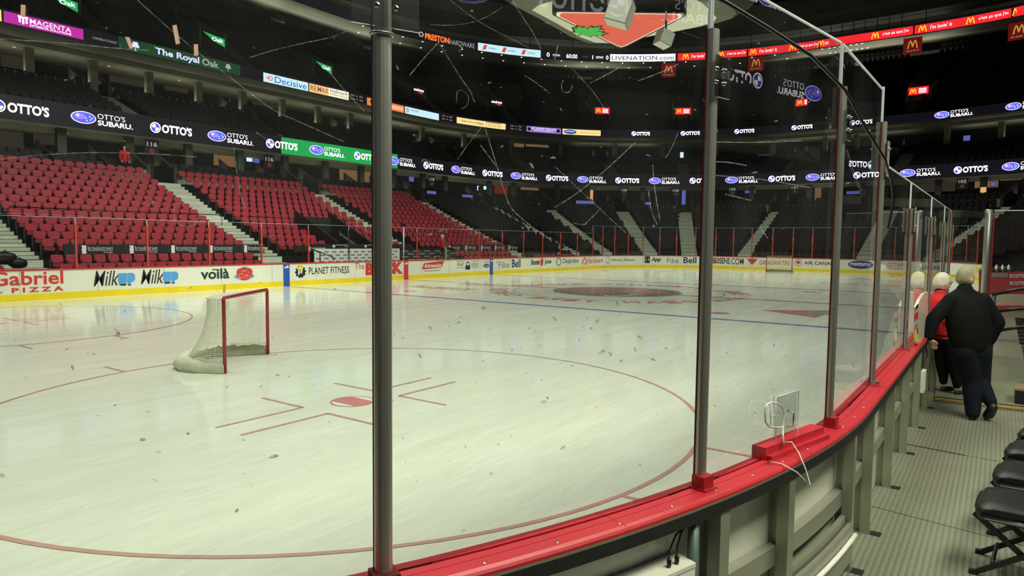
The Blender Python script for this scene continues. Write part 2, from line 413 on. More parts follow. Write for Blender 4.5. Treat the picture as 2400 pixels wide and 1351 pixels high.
# ================================================================== ICE
IW = (.72, .79, .655); IR = (.56, .34, .28); IRF = (.46, .20, .18); IB = (.20, .27, .50); IBK = (.25, .27, .22); IGR = (.24, .45, .30); IY = (.68, .60, .27); IWC = (.80, .85, .75); IDOT = (.60, .24, .23)
class Ice(MB):
    def __init__(s): super().__init__(); s.c = []; s.lv = .012
    def add(s, vs, fs, mi=0, sm=False):
        super().add(vs, fs, mi, sm); s.c.extend([s.col]*len(vs))
    def flat(s, pts, c, z=None):
        s.col = c; s.poly(pts, lambda a, b: (a, b, s.lv if z is None else z))
    def strip(s, x0, y0, x1, y1, w, c):
        L = hyp(x1-x0, y1-y0); nx, ny = -(y1-y0)/L*w/2, (x1-x0)/L*w/2
        s.flat([(x0+nx, y0+ny), (x0-nx, y0-ny), (x1-nx, y1-ny), (x1+nx, y1+ny)], c)
    def circ(s, cx, cy, r, w, c, n=96, a0=0, a1=360):
        s.col = c
        for i in range(n):
            g0, g1 = rad(a0+(a1-a0)*i/n), rad(a0+(a1-a0)*(i+1)/n)
            s.add([(cx+q*cos(g), cy+q*sin(g), s.lv) for g, q in ((g0, r-w/2), (g0, r+w/2), (g1, r+w/2), (g1, r-w/2))], [(0, 1, 2, 3)])
ice = Ice()
ts = [t for t in range(0, 522, 2)]
ice.col = IW
ring_pts = [P(t, .05) for t in ts]
ice.add([(0, 0, 0)]+[(x, y, 0) for x, y in ring_pts], [(0, i+1, (i+1) % len(ts)+1) for i in range(len(ts))])
for x in (-25.5, 25.5): ice.strip(x, -42.4, x, 42.4, 1.0, IB)
ice.strip(0, -42.4, 0, 42.4, 1.0, IRF); ice.lv = .016
for k in range(21): ice.strip(0, -41+4*k, 0, -40.4+4*k, .35, IWC)
ice.lv = .012
for x in (-89, 89): ice.strip(x, -37.2, x, 37.2, .17, IR)
for sx in (-1, 1):
    for sy in (-1, 1):
        cx, cy = 69*sx, 22*sy
        ice.circ(cx, cy, 15, .17, IRF if sx*sy < 0 or sx > 0 else IR)
        ice.flat([(cx+cos(2*pi*i/40), cy+sin(2*pi*i/40)) for i in range(40)], IWC, .010)
        ice.circ(cx, cy, .94, .1, IDOT, 40)
        pts = [(a, b) for a, b in ((cos(2*pi*i/48)*.92, sin(2*pi*i/48)*.92) for i in range(48)) if abs(a) <= .62]
        pts.sort(key=lambda p: math.atan2(p[1], p[0])); ice.flat([(cx+a, cy+b) for a, b in pts], IDOT, .014)
        for ax in (-1, 1):
            for ay in (-1, 1):
                x, y = cx+2.05*ax, cy+.82*ay
                ice.strip(x, y, x+4*ax, y, .17, IR); ice.strip(x, y, x, y+2.9*ay, .17, IR)
        for ay in (-1, 1):
            for ax in (-1, 1): ice.strip(cx+2.96*ax, cy+14.8*ay, cx+2.96*ax, cy+17*ay, .17, IR)
    for sy in (-1, 1): ice.flat([(20*sx+cos(2*pi*i/40), 22*sy+sin(2*pi*i/40)) for i in range(40)], IDOT)
    ice.circ(89*sx, 0, 6, .17, IR, 40, 90 if sx > 0 else -90, 270 if sx > 0 else 90)
ice.circ(0, 0, 15, .17, IB)
# centre crest: dark disc with a red half, a pale crescent and letters round it
ice.flat([(9.3*cos(2*pi*i/60), 9.3*sin(2*pi*i/60)) for i in range(60)], IBK, .018)
ice.flat([(1.2+7.6*cos(2*pi*i/60), .8+7.6*sin(2*pi*i/60)) for i in range(60)], (.44, .30, .26), .022)
ice.flat([(-5.5+3.4*cos(2*pi*i/40), -3.2+1.6*sin(2*pi*i/40)) for i in range(40)], IWC, .026)
ice.flat([(-4.6+3.2*cos(2*pi*i/40), -2.8+1.5*sin(2*pi*i/40)) for i in range(40)], IBK, .030)
ice.flat([(2.6*cos(2*pi*i/40)+3, 2.0*sin(2*pi*i/40)-1.5) for i in range(40)], (.52, .38, .32), .026)
ring_txt = 'CANADIAN TIRE CENTRE  CENTRE CANADIAN TIRE  '
for i, ch in enumerate(ring_txt):
    if ch == ' ': continue
    a = rad(-90-i*360/len(ring_txt)); ice.lv = .02; ice.col = IDOT
    text(ice, ch, lambda p, q, a=a: ((18.6-q)*cos(a)+p*sin(a), (18.6-q)*sin(a)-p*cos(a), .02), -.95, .95, 0, 2.6, 0, .03)
def pxy(u, v): X = onZ(u, v, 0); return (X.x, X.y)
# red triangle with a green leaf painted in the near neutral zone, pale yellow lettering band further on
ice.lv = .02
ice.flat([pxy(1780, 727), pxy(1962, 729), pxy(1912, 745)], IDOT)
c0 = pxy(1918, 735)
ice.flat([(c0[0]+2.2*x, c0[1]+2.2*y) for x, y in LEAF], IGR, .026)
q0 = [pxy(1900, 699), pxy(2046, 704), pxy(2046, 700), pxy(1900, 695)]
ice.col = IY
text(ice, 'SUBWAY', lambda a, b: (44+6*b, -18-16*a, .02), 0, 1, 0, 1, 0, .02)
text(ice, 'BRICK', lambda a, b: (-4+5*b, 27-10*a, .02), 0, 1, 0, 1, 0, .02)
ice.col = IDOT; text(ice, 'The BRICK', lambda a, b: (-14+4*b, 30-13*a, .02), 0, 1, 0, 1, 0, .02)
o_ice = ice.build('ice_sheet', M_ICE, org=(0, 0, 0))
ca = o_ice.data.color_attributes.new('col', 'FLOAT_COLOR', 'POINT')
flat = []
for c in ice.c: flat += [*c, 1.0]
ca.data.foreach_set('color', flat)
struct(o_ice, 'white hockey ice sheet with painted circles and lines')

# ================================================================== BOARDS round the far half
def wallstrip(mb, d, z0, z1, t0, t1, mi=0):
    ts = tstep(t0, t1, d, 2.5); mb.ring(d, z0, d, z1, ts, mi)
def boards(label, t0, t1):
    a = P((t0+t1)/2, 0)
    th = thing('rink_boards', label, 'hockey boards', (a[0], a[1], 0))
    b = MB(); ts = tstep(t0, t1, 0, .8); b.ring(0, .75, 0, 3.36, ts); b.ring(.35, 0, .35, 3.36, ts)
    t = t0+4
    while t < t1-1: rrect(b, rim(0, .012), t-.02, t+.02, .8, 3.34, 1); t += 8
    b.build('facing_panel', [M_WHITEB, M_GREY], th)
    k = MB(); k.ring(-.03, 0, -.03, .78, ts); k.ring(-.03, .78, 0, .78, ts); k.build('kick_plate', M_YEL, th)
    c = MB(); c.ring(-.06, 3.34, -.06, 3.52, ts); c.ring(-.06, 3.52, .45, 3.52, ts); c.ring(.45, 3.52, .45, 3.3, ts); c.build('cap_rail', M_REDCAP, th)
    return th
B_FAR = boards('long far side boards printed with adverts, yellow kick plate below', 0, 144)
B_COR = boards('curved boards in the far left corner of the rink', 144, 144+A4)
B_END = boards('end boards behind the far goal, with a red leaf advert', 144+A4, 173+A4)
B_NCO = boards('curved boards in the far right corner of the rink', 173+A4, 173+2*A4)

AD = rim(0, .02)
def adparent(t): return B_FAR if t < 144 else B_COR if t < 144+A4 else B_END if t < 173+A4 else B_NCO
def ad(name, t, mats, fn, label=None):
    mb = MB(); fn(mb); o = mb.build(name, mats, adparent(t))
    if label: o['label'] = label
    return o
AD2 = rim(0, .03); AD3 = rim(0, .045)
# adverts: (station, height) boxes
def f(mb):
    text(mb, 'Gabriel', AD, 9.3, 16.3, 1.75, 3.3, 0, .02)
    text(mb, 'P I Z Z A', AD, 11.2, 16.3, .95, 1.5, 0, .04)
    text(mb, '1977', AD, 9.2, 10.4, .92, 1.15, 1)
ad('advert_lettering', 12, [M_TEXTR, M_TEXTB], f)
for a, b in ((19.5, 24.3), (25.0, 29.8)):
    def f(mb):
        w = b-a
        text(mb, 'Milk', AD, a, a+w*.60, 1.3, 3.1, 0, .018, .28)
        fm = AD2
        x0 = a+.58*w; x1 = a+.80*w
        mb.poly([(x0, 2.75), (x1, 2.75), (x1, 1.75), (x1-.2, 1.42), (x0+.2, 1.42), (x0, 1.75)], fm, 1)
        mb.poly([(x1+.05, 2.75), (b-.25, 2.75), (b, 2.5), (b, 1.9), (b-.25, 1.65), (x1+.45, 1.65), (x1+.45, 1.35), (x1+.05, 1.35)], fm, 1)
        mb.poly([(x0+.1, 1.42), (x1, 1.42), (x1-.2, 1.22), (x0+.3, 1.22)], AD, 0)
        mb.poly([(x1+.1, 1.32), (x1+.5, 1.32), (x1+.5, 1.2), (x1+.1, 1.2)], AD, 0)
    ad('advert_lettering', 22, [M_TEXTB, M_BLUE], f)
def f(mb):
    text(mb, 'voil\u00e0', AD, 32.9, 37.1, 1.55, 3.0, 0, .03)
    mb.poly([(34.55, 2.78), (35.25, 2.78), (35.25, 2.92), (34.55, 2.92)], AD2, 0)
ad('advert_lettering', 35, [M_TEXTG], f)
def f(mb):
    oval(mb, AD, 39.45, 1.75, 1.6, .38, 2)
    mb.poly([(38.2, 2.5), (38.45, 2.85), (39.0, 3.0), (39.9, 3.0), (40.5, 2.85), (40.75, 2.5), (40.7, 1.9), (40.3, 1.4), (39.8, 1.2), (39.1, 1.2), (38.6, 1.4), (38.25, 1.9)], AD2, 0)
    for i in range(9):
        g = rad(10+20*i); mb.poly([(39.45+.12*cos(g+1.5), 2.9), (39.45-.12*cos(g+1.5), 2.86), (39.45+1.15*cos(g), 2.9+.5*sin(g)-.15)], AD3, 1)
    for i in range(26):
        a, z = 38.5+2.0*random.random(), 1.45+1.3*random.random()
        mb.poly([(a, z), (a+.06, z-.06), (a, z-.12), (a-.06, z-.06)], AD3, 3)
ad('strawberry_picture', 39, [M_TEXTR, M_LEAF, M_BLUE, M_WPRT], f, 'red strawberry with green leaves')
def f(mb):
    pts = []
    for i in range(40):
        r = 1.0 if i % 4 < 2 else .84; pts.append((49.05+r*cos(2*pi*i/40)*1.02, 2.1+r*sin(2*pi*i/40)*.98))
    mb.poly(pts, AD, 0); text(mb, 'pf', AD2, 48.6, 49.5, 1.6, 2.6, 1, .03)
    mb.poly([(48.4, 2.85), (48.75, 2.85), (48.95, 3.4), (49.12, 3.38), (49.05, 2.95), (49.5, 2.9), (49.5, 2.45), (48.4, 2.45)], AD3, 2)
    text(mb, 'PLANET FITNESS', AD, 50.6, 58.7, 1.65, 2.75, 0, .005)
ad('advert_lettering', 54, [M_TEXTB, M_WPRT, M_PYEL], f)
def f(mb):
    text(mb, 'The', AD, 60.0, 62.0, 2.15, 3.25, 0)
    text(mb, 'BRICK', AD, 62.3, 71.2, 1.05, 3.25, 0, .07)
ad('advert_lettering', 66, [M_TEXTR], f)
for t, m in ((46.5, M_STRB), (72, M_STRR), (97.5, M_STRB)):
    def f(mb):
        rrect(mb, rim(0, .05), t-.55, t+.55, 0, 3.36, 0)
        for k in range(3): mb.poly([(t-.42+.28*k, 2.75), (t-.16+.28*k, 2.75), (t-.22+.24*k, 2.95+.13*k), (t-.36+.24*k, 2.88+.13*k)], rim(0, .06), 1)
    ad('line_stripe', t, [m, M_WPRT], f, 'red stripe' if m == M_STRR else 'blue stripe')
def f(mb):
    mb.poly([(76.2, 1.7), (81.6, 1.9), (82.5, 3.25), (76.7, 2.85)], AD, 0)
    text(mb, 'kinaxis', AD2, 76.9, 81.6, 2.0, 2.75, 1, .02, .2)
    text(mb, 'SUPPLY CHAIN SOLUTIONS', AD, 76.9, 81.2, 1.25, 1.5, 2)
ad('advert_lettering', 79, [M_TEXTR, M_WPRT, M_TEXTB], f)
def f(mb):
    text(mb, 'Ford', AD, 86.3, 88.3, 2.1, 2.75, 0, 0, .3)
    mb.poly([(88.9, 1.3), (90.4, 1.3), (90.4, 2.15), (88.9, 2.15)], AD, 0); annul(mb, AD, 89.65, 2.2, .6, .75, .7, 0)
    for z in (1.7, 2.95): rrect(mb, AD, 86.2, 88.6, z, z+.06, 0); rrect(mb, AD, 90.8, 93.4, z, z+.06, 0)
    text(mb, 'ADVANTAGE', AD, 90.7, 93.3, 2.35, 2.6, 0); text(mb, 'INCENTIVE', AD, 90.7, 93.3, 2.0, 2.25, 0)
    rrect(mb, AD, 94.0, 94.05, 1.3, 3.1, 0)
    oval(mb, AD, 95.8, 1.95, 1.0, .4, 0); text(mb, 'Ford', AD2, 95.2, 96.4, 1.75, 2.15, 1, 0, .3)
    text(mb, 'Ottawa', AD, 94.8, 96.7, 2.85, 3.05, 0); text(mb, 'dealers', AD, 94.8, 96.7, 2.55, 2.75, 0)
ad('advert_lettering', 90, [M_TEXTN, M_WPRT], f)
def f(mb):
    text(mb, 'Fibe', AD, 100.2, 103.9, 1.3, 2.7, 0); mb.poly([(99, 2.2), (99.2, 2.2), (99.9, 3.0), (99.75, 3.0)], AD, 0)
    rrect(mb, AD, 104.3, 104.37, 1.2, 3.1, 0); text(mb, 'Bell', AD, 105, 108.3, 1.3, 3.1, 1, .02)
ad('advert_lettering', 104, [M_GREY, M_TEXTN], f)
def f(mb):
    text(mb, 'Booster', AD, 112.6, 116.3, 1.7, 3.0, 0, .03, .1); text(mb, 'Juice', AD, 118.2, 121.2, 1.6, 2.9, 0, .03, .1)
    mb.poly([(116.6, 1.4), (117.4, 1.4), (117.8, 2.6), (117.4, 3.3), (116.9, 3.1), (116.4, 2.5)], AD, 1)
ad('advert_lettering', 117, [M_TEXTB, M_TEXTR], f)
def f(mb):
    annul(mb, AD, 124.6, 2.2, 1.3, 1.05, .78, 0, 6); text(mb, 'Desjardins', AD, 126.6, 134.2, 1.45, 2.95, 0, .005)
ad('advert_lettering', 129, [M_TEXTG], f)
def f(mb):
    mb.poly([(136.2, 2.2), (137.4, 3.2), (138.6, 2.2), (138.6, 1.2), (138.2, 1.2), (138.2, 2.1), (137.4, 2.8), (136.6, 2.1), (136.6, 1.2), (136.2, 1.2)], AD, 0)
    rrect(mb, AD, 137.2, 137.6, 1.2, 1.8, 0)
    text(mb, 'Fair', AD, 139.2, 141.9, 1.5, 2.85, 0, .005)
ad('advert_lettering', 140, [M_TEXTR], f)
def f(mb): text(mb, 'Square', AD, 142.1, 147.0, 1.25, 2.85, 0, .005)
ad('advert_lettering', 145, [M_TEXTR], f)
def f(mb):
    annul(mb, AD, 149.4, 2.15, .85, 1.0, .85, 0); mb.poly([(149.0, 1.2), (149.15, 1.2), (150.2, 3.1), (150.05, 3.1)], AD, 0)
    text(mb, 'Pathways Alliance', AD, 150.9, 159.2, 1.7, 2.6, 1)
ad('advert_lettering', 155, [M_BLUE, M_TEXTB], f)
def f(mb):
    mb.poly([(162.5, 1.5), (162.7, 1.3), (163.9, 1.3), (164.1, 1.5), (164.1, 3.0), (163.9, 3.2), (162.7, 3.2), (162.5, 3.0)], AD, 0)
    annul(mb, AD2, 163.3, 2.25, .5, .6, .7, 1); text(mb, 'App', AD, 164.5, 167.4, 1.5, 2.95, 0, .03, .25)
    rrect(mb, AD, 161.95, 162.05, 0, 3.4, 0)
ad('advert_lettering', 165, [M_TEXTB, M_WPRT], f)
def f(mb):
    text(mb, 'Fibe', AD, 169.2, 172.6, 1.35, 2.75, 0); rrect(mb, AD, 173.1, 173.17, 1.2, 3.1, 0); text(mb, 'Bell', AD, 173.8, 177.4, 1.35, 3.1, 1, .02)
ad('advert_lettering', 172, [M_GREY, M_TEXTN], f)
def f(mb):
    text(mb, '5050SENS', AD, 181.0, 186.5, 1.4, 3.05, 0, .02); oval(mb, AD2, 182.3, 2.2, .45, .5, 1)
ad('advert_lettering', 184, [M_TEXTB, M_TEXTR], f)
def f(mb): text(mb, '.COM', AD2, 186.6, 190.3, 1.3, 3.05, 0, .012)
ad('advert_lettering', 188.1, [M_TEXTB], f)
def f(mb):
    mb.poly([(191.1, 2.95), (194.1, 2.95), (192.6, 1.25)], AD, 0); mb.poly([(192.6+.45*x, 3.05+.2*y) for x, y in LEAF], AD2, 1)
    text(mb, 'CANADIAN TIRE', AD, 194.5, 202.4, 1.45, 2.65, 0, .015)
    annul(mb, AD, 204.5, 2.3, 1.0, .95, .88, 0); mb.poly([(204.5+.75*x, 2.3+.7*y) for x, y in LEAF], AD, 0)
    text(mb, 'AIR CANADA', AD, 206, 214.2, 1.8, 2.7, 2, .01)
ad('advert_lettering', 200, [M_TEXTR, M_LEAF, M_TEXTB], f)
def f(mb):
    oval(mb, AD, 219.3, 2.15, 2.9, 1.05, 0); text(mb, 'mattamy', AD2, 216.9, 221.7, 1.6, 2.7, 1, .02)
ad('advert_lettering', 219, [M_PURP, M_WPRT], f)
def f(mb):
    text(mb, 'OTTAWA', AD, 225.5, 230.5, 1.9, 2.9, 0, .02); text(mb, 'hospital', AD, 226, 230, 1.2, 1.7, 0)
    text(mb, 'LECLAIR', AD, 234, 239, 1.6, 2.5, 1, .02); rrect(mb, AD, 240.5, 246, .8, 3.3, 2)
ad('advert_lettering', 230, [M_GREY, M_TEXTN, M_WPRT], f)
def f(mb):
    text(mb, 'SUB', AD, 251.5, 255, 1.5, 2.9, 0, .04); text(mb, 'WAY', AD, 255.1, 259, 1.5, 2.9, 1, .04); text(mb, 'exp', AD, 247.5, 249.5, 1.2, 1.9, 2, .02)
ad('advert_lettering', 253, [M_PYEL, M_LEAF, M_TEXTB], f)

# ================================================================== FAR GLASS
G_T = [9.8, 17.8, 26, 34.3, 42.4, 50.7, 58.8, 66.5, 75, 83.2, 93.4, 101.5, 109.6, 117.5, 125.5, 133.6, 141.8, 147, 152.1, 157.1, 162, 167, 171.8, 177, 182.5, 187.3, 192.3, 197.8, 203, 207.8, 212.6, 217.6, 222, 227, 232, 237, 242, 247, 252]
def ordw(n): return ['first','second','third','fourth','fifth','sixth','seventh','eighth','ninth','tenth','eleventh','twelfth','thirteenth','fourteenth','fifteenth','sixteenth','seventeenth','eighteenth','nineteenth','twentieth','twenty-first','twenty-second','twenty-third','twenty-fourth','twenty-fifth','twenty-sixth','twenty-seventh','twenty-eighth','twenty-ninth','thirtieth','thirty-first','thirty-second','thirty-third','thirty-fourth','thirty-fifth','thirty-sixth','thirty-seventh','thirty-eighth','thirty-ninth','fortieth'][n-1] if n <= 40 else 'number %d' % n
def side(t): return 'far side boards' if t < 142 else 'curved far left corner boards' if t < 188 else 'end boards' if t < 217.2 else 'far right corner boards'
cnt = {}
for i, t in enumerate(G_T):
    high = t > 141; zt = 11.4 if high else 9.4
    s = side(t); cnt[s] = cnt.get(s, 0)+1
    bench = 52 < t < 100
    mb = MB(); x, y = P(t, .15); nx, ny = N(t); tx, ty = ny, -nx
    w = .11; zp = (9.9 if high else 8.6)
    mb.obox((x, y, (3.5+zp)/2), (tx*w, ty*w, 0), (nx*.09, ny*.09, 0), (0, 0, (zp-3.5)/2), 0)
    if high or t > 90: mb.obox((x, y, 8.3), (tx*.19, ty*.19, 0), (nx*.12, ny*.12, 0), (0, 0, .55), 0)
    mb.obox((x, y, zp+(zt-zp)/2), (tx*.03, ty*.03, 0), (nx*.03, ny*.03, 0), (0, 0, (zt-zp)/2), 1)
    o = mb.build('glass_post', [M_STEEL if t in (58.8, 66.5, 83.2) else M_REDPOST, M_EDGE])
    tag(o, '%s glass post from the left on the %s' % (('bright metal ' if t in (58.8, 66.5, 83.2) else 'red ')+ordw(cnt[s]), s), 'post', 'glass posts round the far boards')
    if i+1 < len(G_T):
        t1 = G_T[i+1]; mb = MB(); ga = tstep(t+.05/tsc(t, 0), t1-.05/tsc(t, 0), 0, 2.5)
        if len(ga) > 2: ga = [ga[0], ga[-1]]
        mb.ring(.12, 3.5, .12, zt, ga, 0); mb.ring(.09, zt, .15, zt+.03, ga, 1)
        o = mb.build('rink_glass', [M_GLASSF, M_EDGE])
        tag(o, 'clear glass pane right of the %s post on the %s' % (ordw(cnt[s]), s), 'glass pane', 'glass panes round the far boards')

# ================================================================== BOWL: terraces
def zc_low(j): return [3.1, 4.2][j] if j < 2 else 6.2+.98*(j-2)+.0107*(j-2)**2
LOW = [(6.6+2.62*j, zc_low(j)-2.0) for j in range(15)]
MID = [(52.2+2.7*j, 29.9+1.12*j) for j in range(7)]
UPP = [(67.0+2.55*j, 48.6+1.78*j) for j in range(18)]
AISLES = [15.8, 50.9, 85.6, 121.2, 147.6, 156.8, 167.5, 176.0, 187.8, 218.3, 230.0, 245.0, 262, 297, 332, 367, 401, 415, 430, 440, 452, 466, 482, 493, 505, 514]
def terrace(rows, d_end, z_first, label, name, mi):
    mb = MB(); ts = tstep(0, 521.93, rows[0][0], 3.5)
    pd, pz = rows[0][0]-1.5, z_first
    for i, (d, z) in enumerate(rows):
        f = d-1.5; mb.ring(f, pz, f, z, ts); nx = rows[i+1][0]-1.5 if i+1 < len(rows) else d_end
        mb.ring(f, z, nx, z, ts); pz = z
    return struct(mb.build(name, mi, org=(0, 0, 0)), label)
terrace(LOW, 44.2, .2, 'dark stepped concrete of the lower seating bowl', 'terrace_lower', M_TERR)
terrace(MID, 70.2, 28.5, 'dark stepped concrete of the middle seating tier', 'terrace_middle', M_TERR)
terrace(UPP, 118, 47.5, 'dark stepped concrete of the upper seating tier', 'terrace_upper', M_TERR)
# stairs in the aisles (pale steps)
def stairs(rows, tc, m, name, label, w=2.25):
    mb = MB()
    for i, (d, z) in enumerate(rows):
        zp = rows[i-1][1] if i else z-1.1
        for k in range(2):
            if i == 0 and k == 0: continue
            f = d-1.5-1.31*(1-k)-.06; zt = zp+(z-zp)*(k+1)/2; zb = zp+(z-zp)*k/2+.06
            for dd, z0, z1 in ((f, zb, zt),):
                s = tsc(tc, dd); a = tc-w/s; b = tc+w/s
                lo = [(*P(a, dd), z0), (*P(b, dd), z0), (*P(b, dd+1.35), z0), (*P(a, dd+1.35), z0)]
                hi = [(*P(a, dd), z1), (*P(b, dd), z1), (*P(b, dd+1.35), z1), (*P(a, dd+1.35), z1)]
                mb.hexa(lo, hi)
    o = mb.build(name, m); return struct(o, label)
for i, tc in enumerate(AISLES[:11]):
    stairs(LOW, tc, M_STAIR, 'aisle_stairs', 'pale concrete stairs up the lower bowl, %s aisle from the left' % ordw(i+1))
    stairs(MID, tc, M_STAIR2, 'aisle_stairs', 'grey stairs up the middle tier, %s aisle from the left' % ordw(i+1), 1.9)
    stairs(UPP[:12] if i > 4 else UPP[:9], tc, M_CONCD, 'aisle_stairs', 'dim stairs up the upper tier, %s aisle from the left' % ordw(i+1), 1.9)  # dark concrete puts the upper tier's missing light into the stair colour

# ================================================================== SEATS
def rblock(mb, w, h, dep, r, y, z, tilt, mi=0, seg=2):
    """rounded upright cushion: width w, height h, depth dep; front at local y, bottom centre z"""
    pts = []
    for cx, cz, a0 in ((w/2-r, h-r, 0), (-w/2+r, h-r, 90), (-w/2+r, r, 180), (w/2-r, r, 270)):
        for k in range(seg+1): a = rad(a0+90*k/seg); pts.append((cx+r*cos(a), cz+r*sin(a)))
    n = len(pts); vs = []
    for yy, sc in ((0, .9), (.07, 1), (dep, 1)):
        for x, q in pts:
            q2 = (q-h/2)*sc+h/2; vs.append((x*sc, y+yy+tilt*q2, z+q2))
    fs = [tuple(range(n)), tuple(range(2*n, 3*n))[::-1]]
    for l in range(2): fs += [(l*n+i, l*n+(i+1) % n, (l+1)*n+(i+1) % n, (l+1)*n+i) for i in range(n)]
    mb.add(vs, fs, mi)
def seat_proto(seg=2):
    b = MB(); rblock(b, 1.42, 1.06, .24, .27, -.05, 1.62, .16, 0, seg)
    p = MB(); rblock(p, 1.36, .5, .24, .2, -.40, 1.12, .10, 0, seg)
    for x in (-.3, .3):
        b.add([(x*.95+.09*cos(2*pi*k/8), -.05+.16*(.56+.09*sin(2*pi*k/8))-.012, 2.18+.09*sin(2*pi*k/8)) for k in range(8)], [tuple(range(8))], 1)
    f = MB()
    for x in (-.78, .78):
        f.box(x-.05, x+.05, -.15, .25, 0, 1.9); f.box(x-.07, x+.07, -.6, .3, 1.82, 1.95)
    f.box(-.8, .8, .1, .2, .9, 1.05)
    return b, p, f
pb, pp, pf = seat_proto()
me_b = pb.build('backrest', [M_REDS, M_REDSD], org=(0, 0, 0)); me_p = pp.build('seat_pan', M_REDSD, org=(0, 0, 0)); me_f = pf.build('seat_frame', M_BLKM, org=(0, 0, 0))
MSH = (me_b.data, me_p.data, me_f.data)
for o in (me_b, me_p, me_f): bpy.data.objects.remove(o)
def low_seat():
    """black seat seen small: back, pan and side supports in one light mesh"""
    vs = []; fs = []
    def blk(w, h, dep, y, z, tilt):
        n = len(vs); pr = [(-w/2, 0), (w/2, 0), (w/2, h*.85), (w*.36, h), (-w*.36, h), (-w/2, h*.85)]
        for yy in (0, dep):
            for x, q in pr: vs.append((x, y+yy+tilt*q, z+q))
        fs.append(tuple(n+i for i in range(6))); fs.extend([(n+i, n+(i+1) % 6, n+6+(i+1) % 6, n+6+i) for i in range(6)])
    blk(1.42, 1.3, .2, .05, 1.3, .16); blk(1.36, .95, .25, -.38, 1.0, .1)
    return vs, fs
LSV, LSF = low_seat()
cam_xy = (CC.x, CC.y)
# sections: red seats are the far side of the lower bowl as far as the fourth aisle
def gen(rows, t0, t1, aisles, sp=1.69, skip=None):
    """yield (row, section, number in row, d, z, t, angle)"""
    for j, (d, z) in enumerate(rows):
        edges = [t0]+[a for a in aisles if t0 < a < t1]+[t1]
        for si, (a, b) in enumerate(zip(edges, edges[1:])):
            s0, s1 = tsc(a+.01, d), tsc(b-.01, d)
            ta = a+(2.6/s0 if a in aisles else 0); tb = b-(2.6/s1 if b in aisles else 0)
            t = advance(ta, d, sp/2); k = 0
            while t < tb-.5*sp/tsc(t, d):
                if not (skip and skip(j, t)):
                    nx, ny = N(t); yield j, si, k, d, z, t, math.atan2(ny, nx)-pi/2
                k += 1; t = advance(t, d, sp) if corner(t) else t+sp
def inview(p, m=40):
    u, v, z = proj(p); return z > 1 and -m < u < 2400+m and -m < v < 1351+m
def tunnel(j, t): return (63.2 < t < 74.0 and j < 6) or (j < 2 and 53 < t < 97)
red = []
for r in gen(LOW, -6, 147.6, AISLES, 1.69, tunnel):
    j, si, k, d, z, t, a = r
    if t > 121 and j > 0 and t > 121.2: continue
    x, y = P(t, d)
    if t > 1 and inview((x, y, z+2)): red.append((hyp(x-cam_xy[0], y-cam_xy[1]), j, si, k, x, y, z, a, t))
red.sort()
SECN = ['leftmost red block', 'second red block', 'third red block', 'fourth red block', 'fifth red block', 'sixth red block']
for dist, j, si, k, x, y, z, a, t in red[:300]:
    n = thing('arena_seat', 'red folding seat, %s row above boards, %s from left in %s' % (ordw(j+1), ordw(k+1), SECN[si]), 'seat', (x, y, z), 'red folding seats on the far side', a)
    for nm, me in zip(('backrest', 'seat_pan', 'seat_frame'), MSH):
        c = bpy.data.objects.new(nm, me); COL.objects.link(c); c.parent = n
def mass(lst, name, m, label, cat, proto=(None, None)):
    vs = []; fs = []; pv, pfc = proto
    mb = MB()
    for x, y, z, a in lst:
        ca_, sa = cos(a), sin(a)
        mb.add([(x+vx*ca_-vy*sa, y+vx*sa+vy*ca_, z+vz) for vx, vy, vz in pv], pfc)
    o = mb.build(name, m); tag(o, label, cat, None, 'stuff'); return o
rb = MB(); rblock(rb, 1.38, 1.06, .24, .27, -.05, 1.62, .16, 0, 1)
mass([(x, y, z, a) for _, j, si, k, x, y, z, a, t in red[300:]], 'arena_seats', M_REDS, 'red folding seats further along the far side, beyond the nearest three hundred', 'seats', (rb.v, rb.f))
# black seats: lower bowl of the far corner and end, middle tier, upper tier
blk = []
for nm, rows, t0, t1, sp in (('lower bowl', LOW, 121.2, 262, 1.69), ('middle tier', MID, 14, 262, 1.72), ('upper tier', UPP, 10, 262, 1.78)):
    for j, si, k, d, z, t, a in gen(rows, t0, t1, AISLES, sp):
        if nm == 'lower bowl' and t < 147 and j == 0: continue
        x, y = P(t, d)
        if nm == 'upper tier':
            if any(abs(t-v)*tsc(t, d) < 5 for v in (79.8, 113.6, 146.6, 155.8, 167.5, 176.0, 187.8, 218.3)) and j < 9: continue
        if inview((x, y, z+2), 20): blk.append((hyp(x-cam_xy[0], y-cam_xy[1])+(0 if nm != 'upper tier' else 60), nm, j, si, k, x, y, z, a, t))
blk.sort()
mb = MB(); mb.add(LSV, LSF); tmp = mb.build('black_seat', M_BLKS, org=(0, 0, 0)); ME_BLK = tmp.data; bpy.data.objects.remove(tmp)
for q in blk[:300]:
    _, nm, j, si, k, x, y, z, a, t = q
    o = bpy.data.objects.new('black_seat', ME_BLK); COL.objects.link(o); o.location = (x*F, y*F, z*F); o.rotation_euler = (0, 0, a)
    tag(o, 'black covered seat, %s, %s row up, %s from the left in its %s block' % (nm, ordw(j+1), ordw(k+1), ordw(si+1)), 'seat', 'black seats of the '+nm)
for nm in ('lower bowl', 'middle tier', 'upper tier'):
    for part, m, lab in ((0, M_BLKS, 'black covered seats filling the %s'), (1, M_MARS, 'dark maroon seats filling the far end of the %s')):
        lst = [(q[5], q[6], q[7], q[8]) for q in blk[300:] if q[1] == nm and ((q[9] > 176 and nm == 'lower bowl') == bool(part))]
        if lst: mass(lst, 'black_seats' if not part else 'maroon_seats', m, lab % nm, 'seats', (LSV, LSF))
# black end panels / risers beside the red blocks are the terrace itself

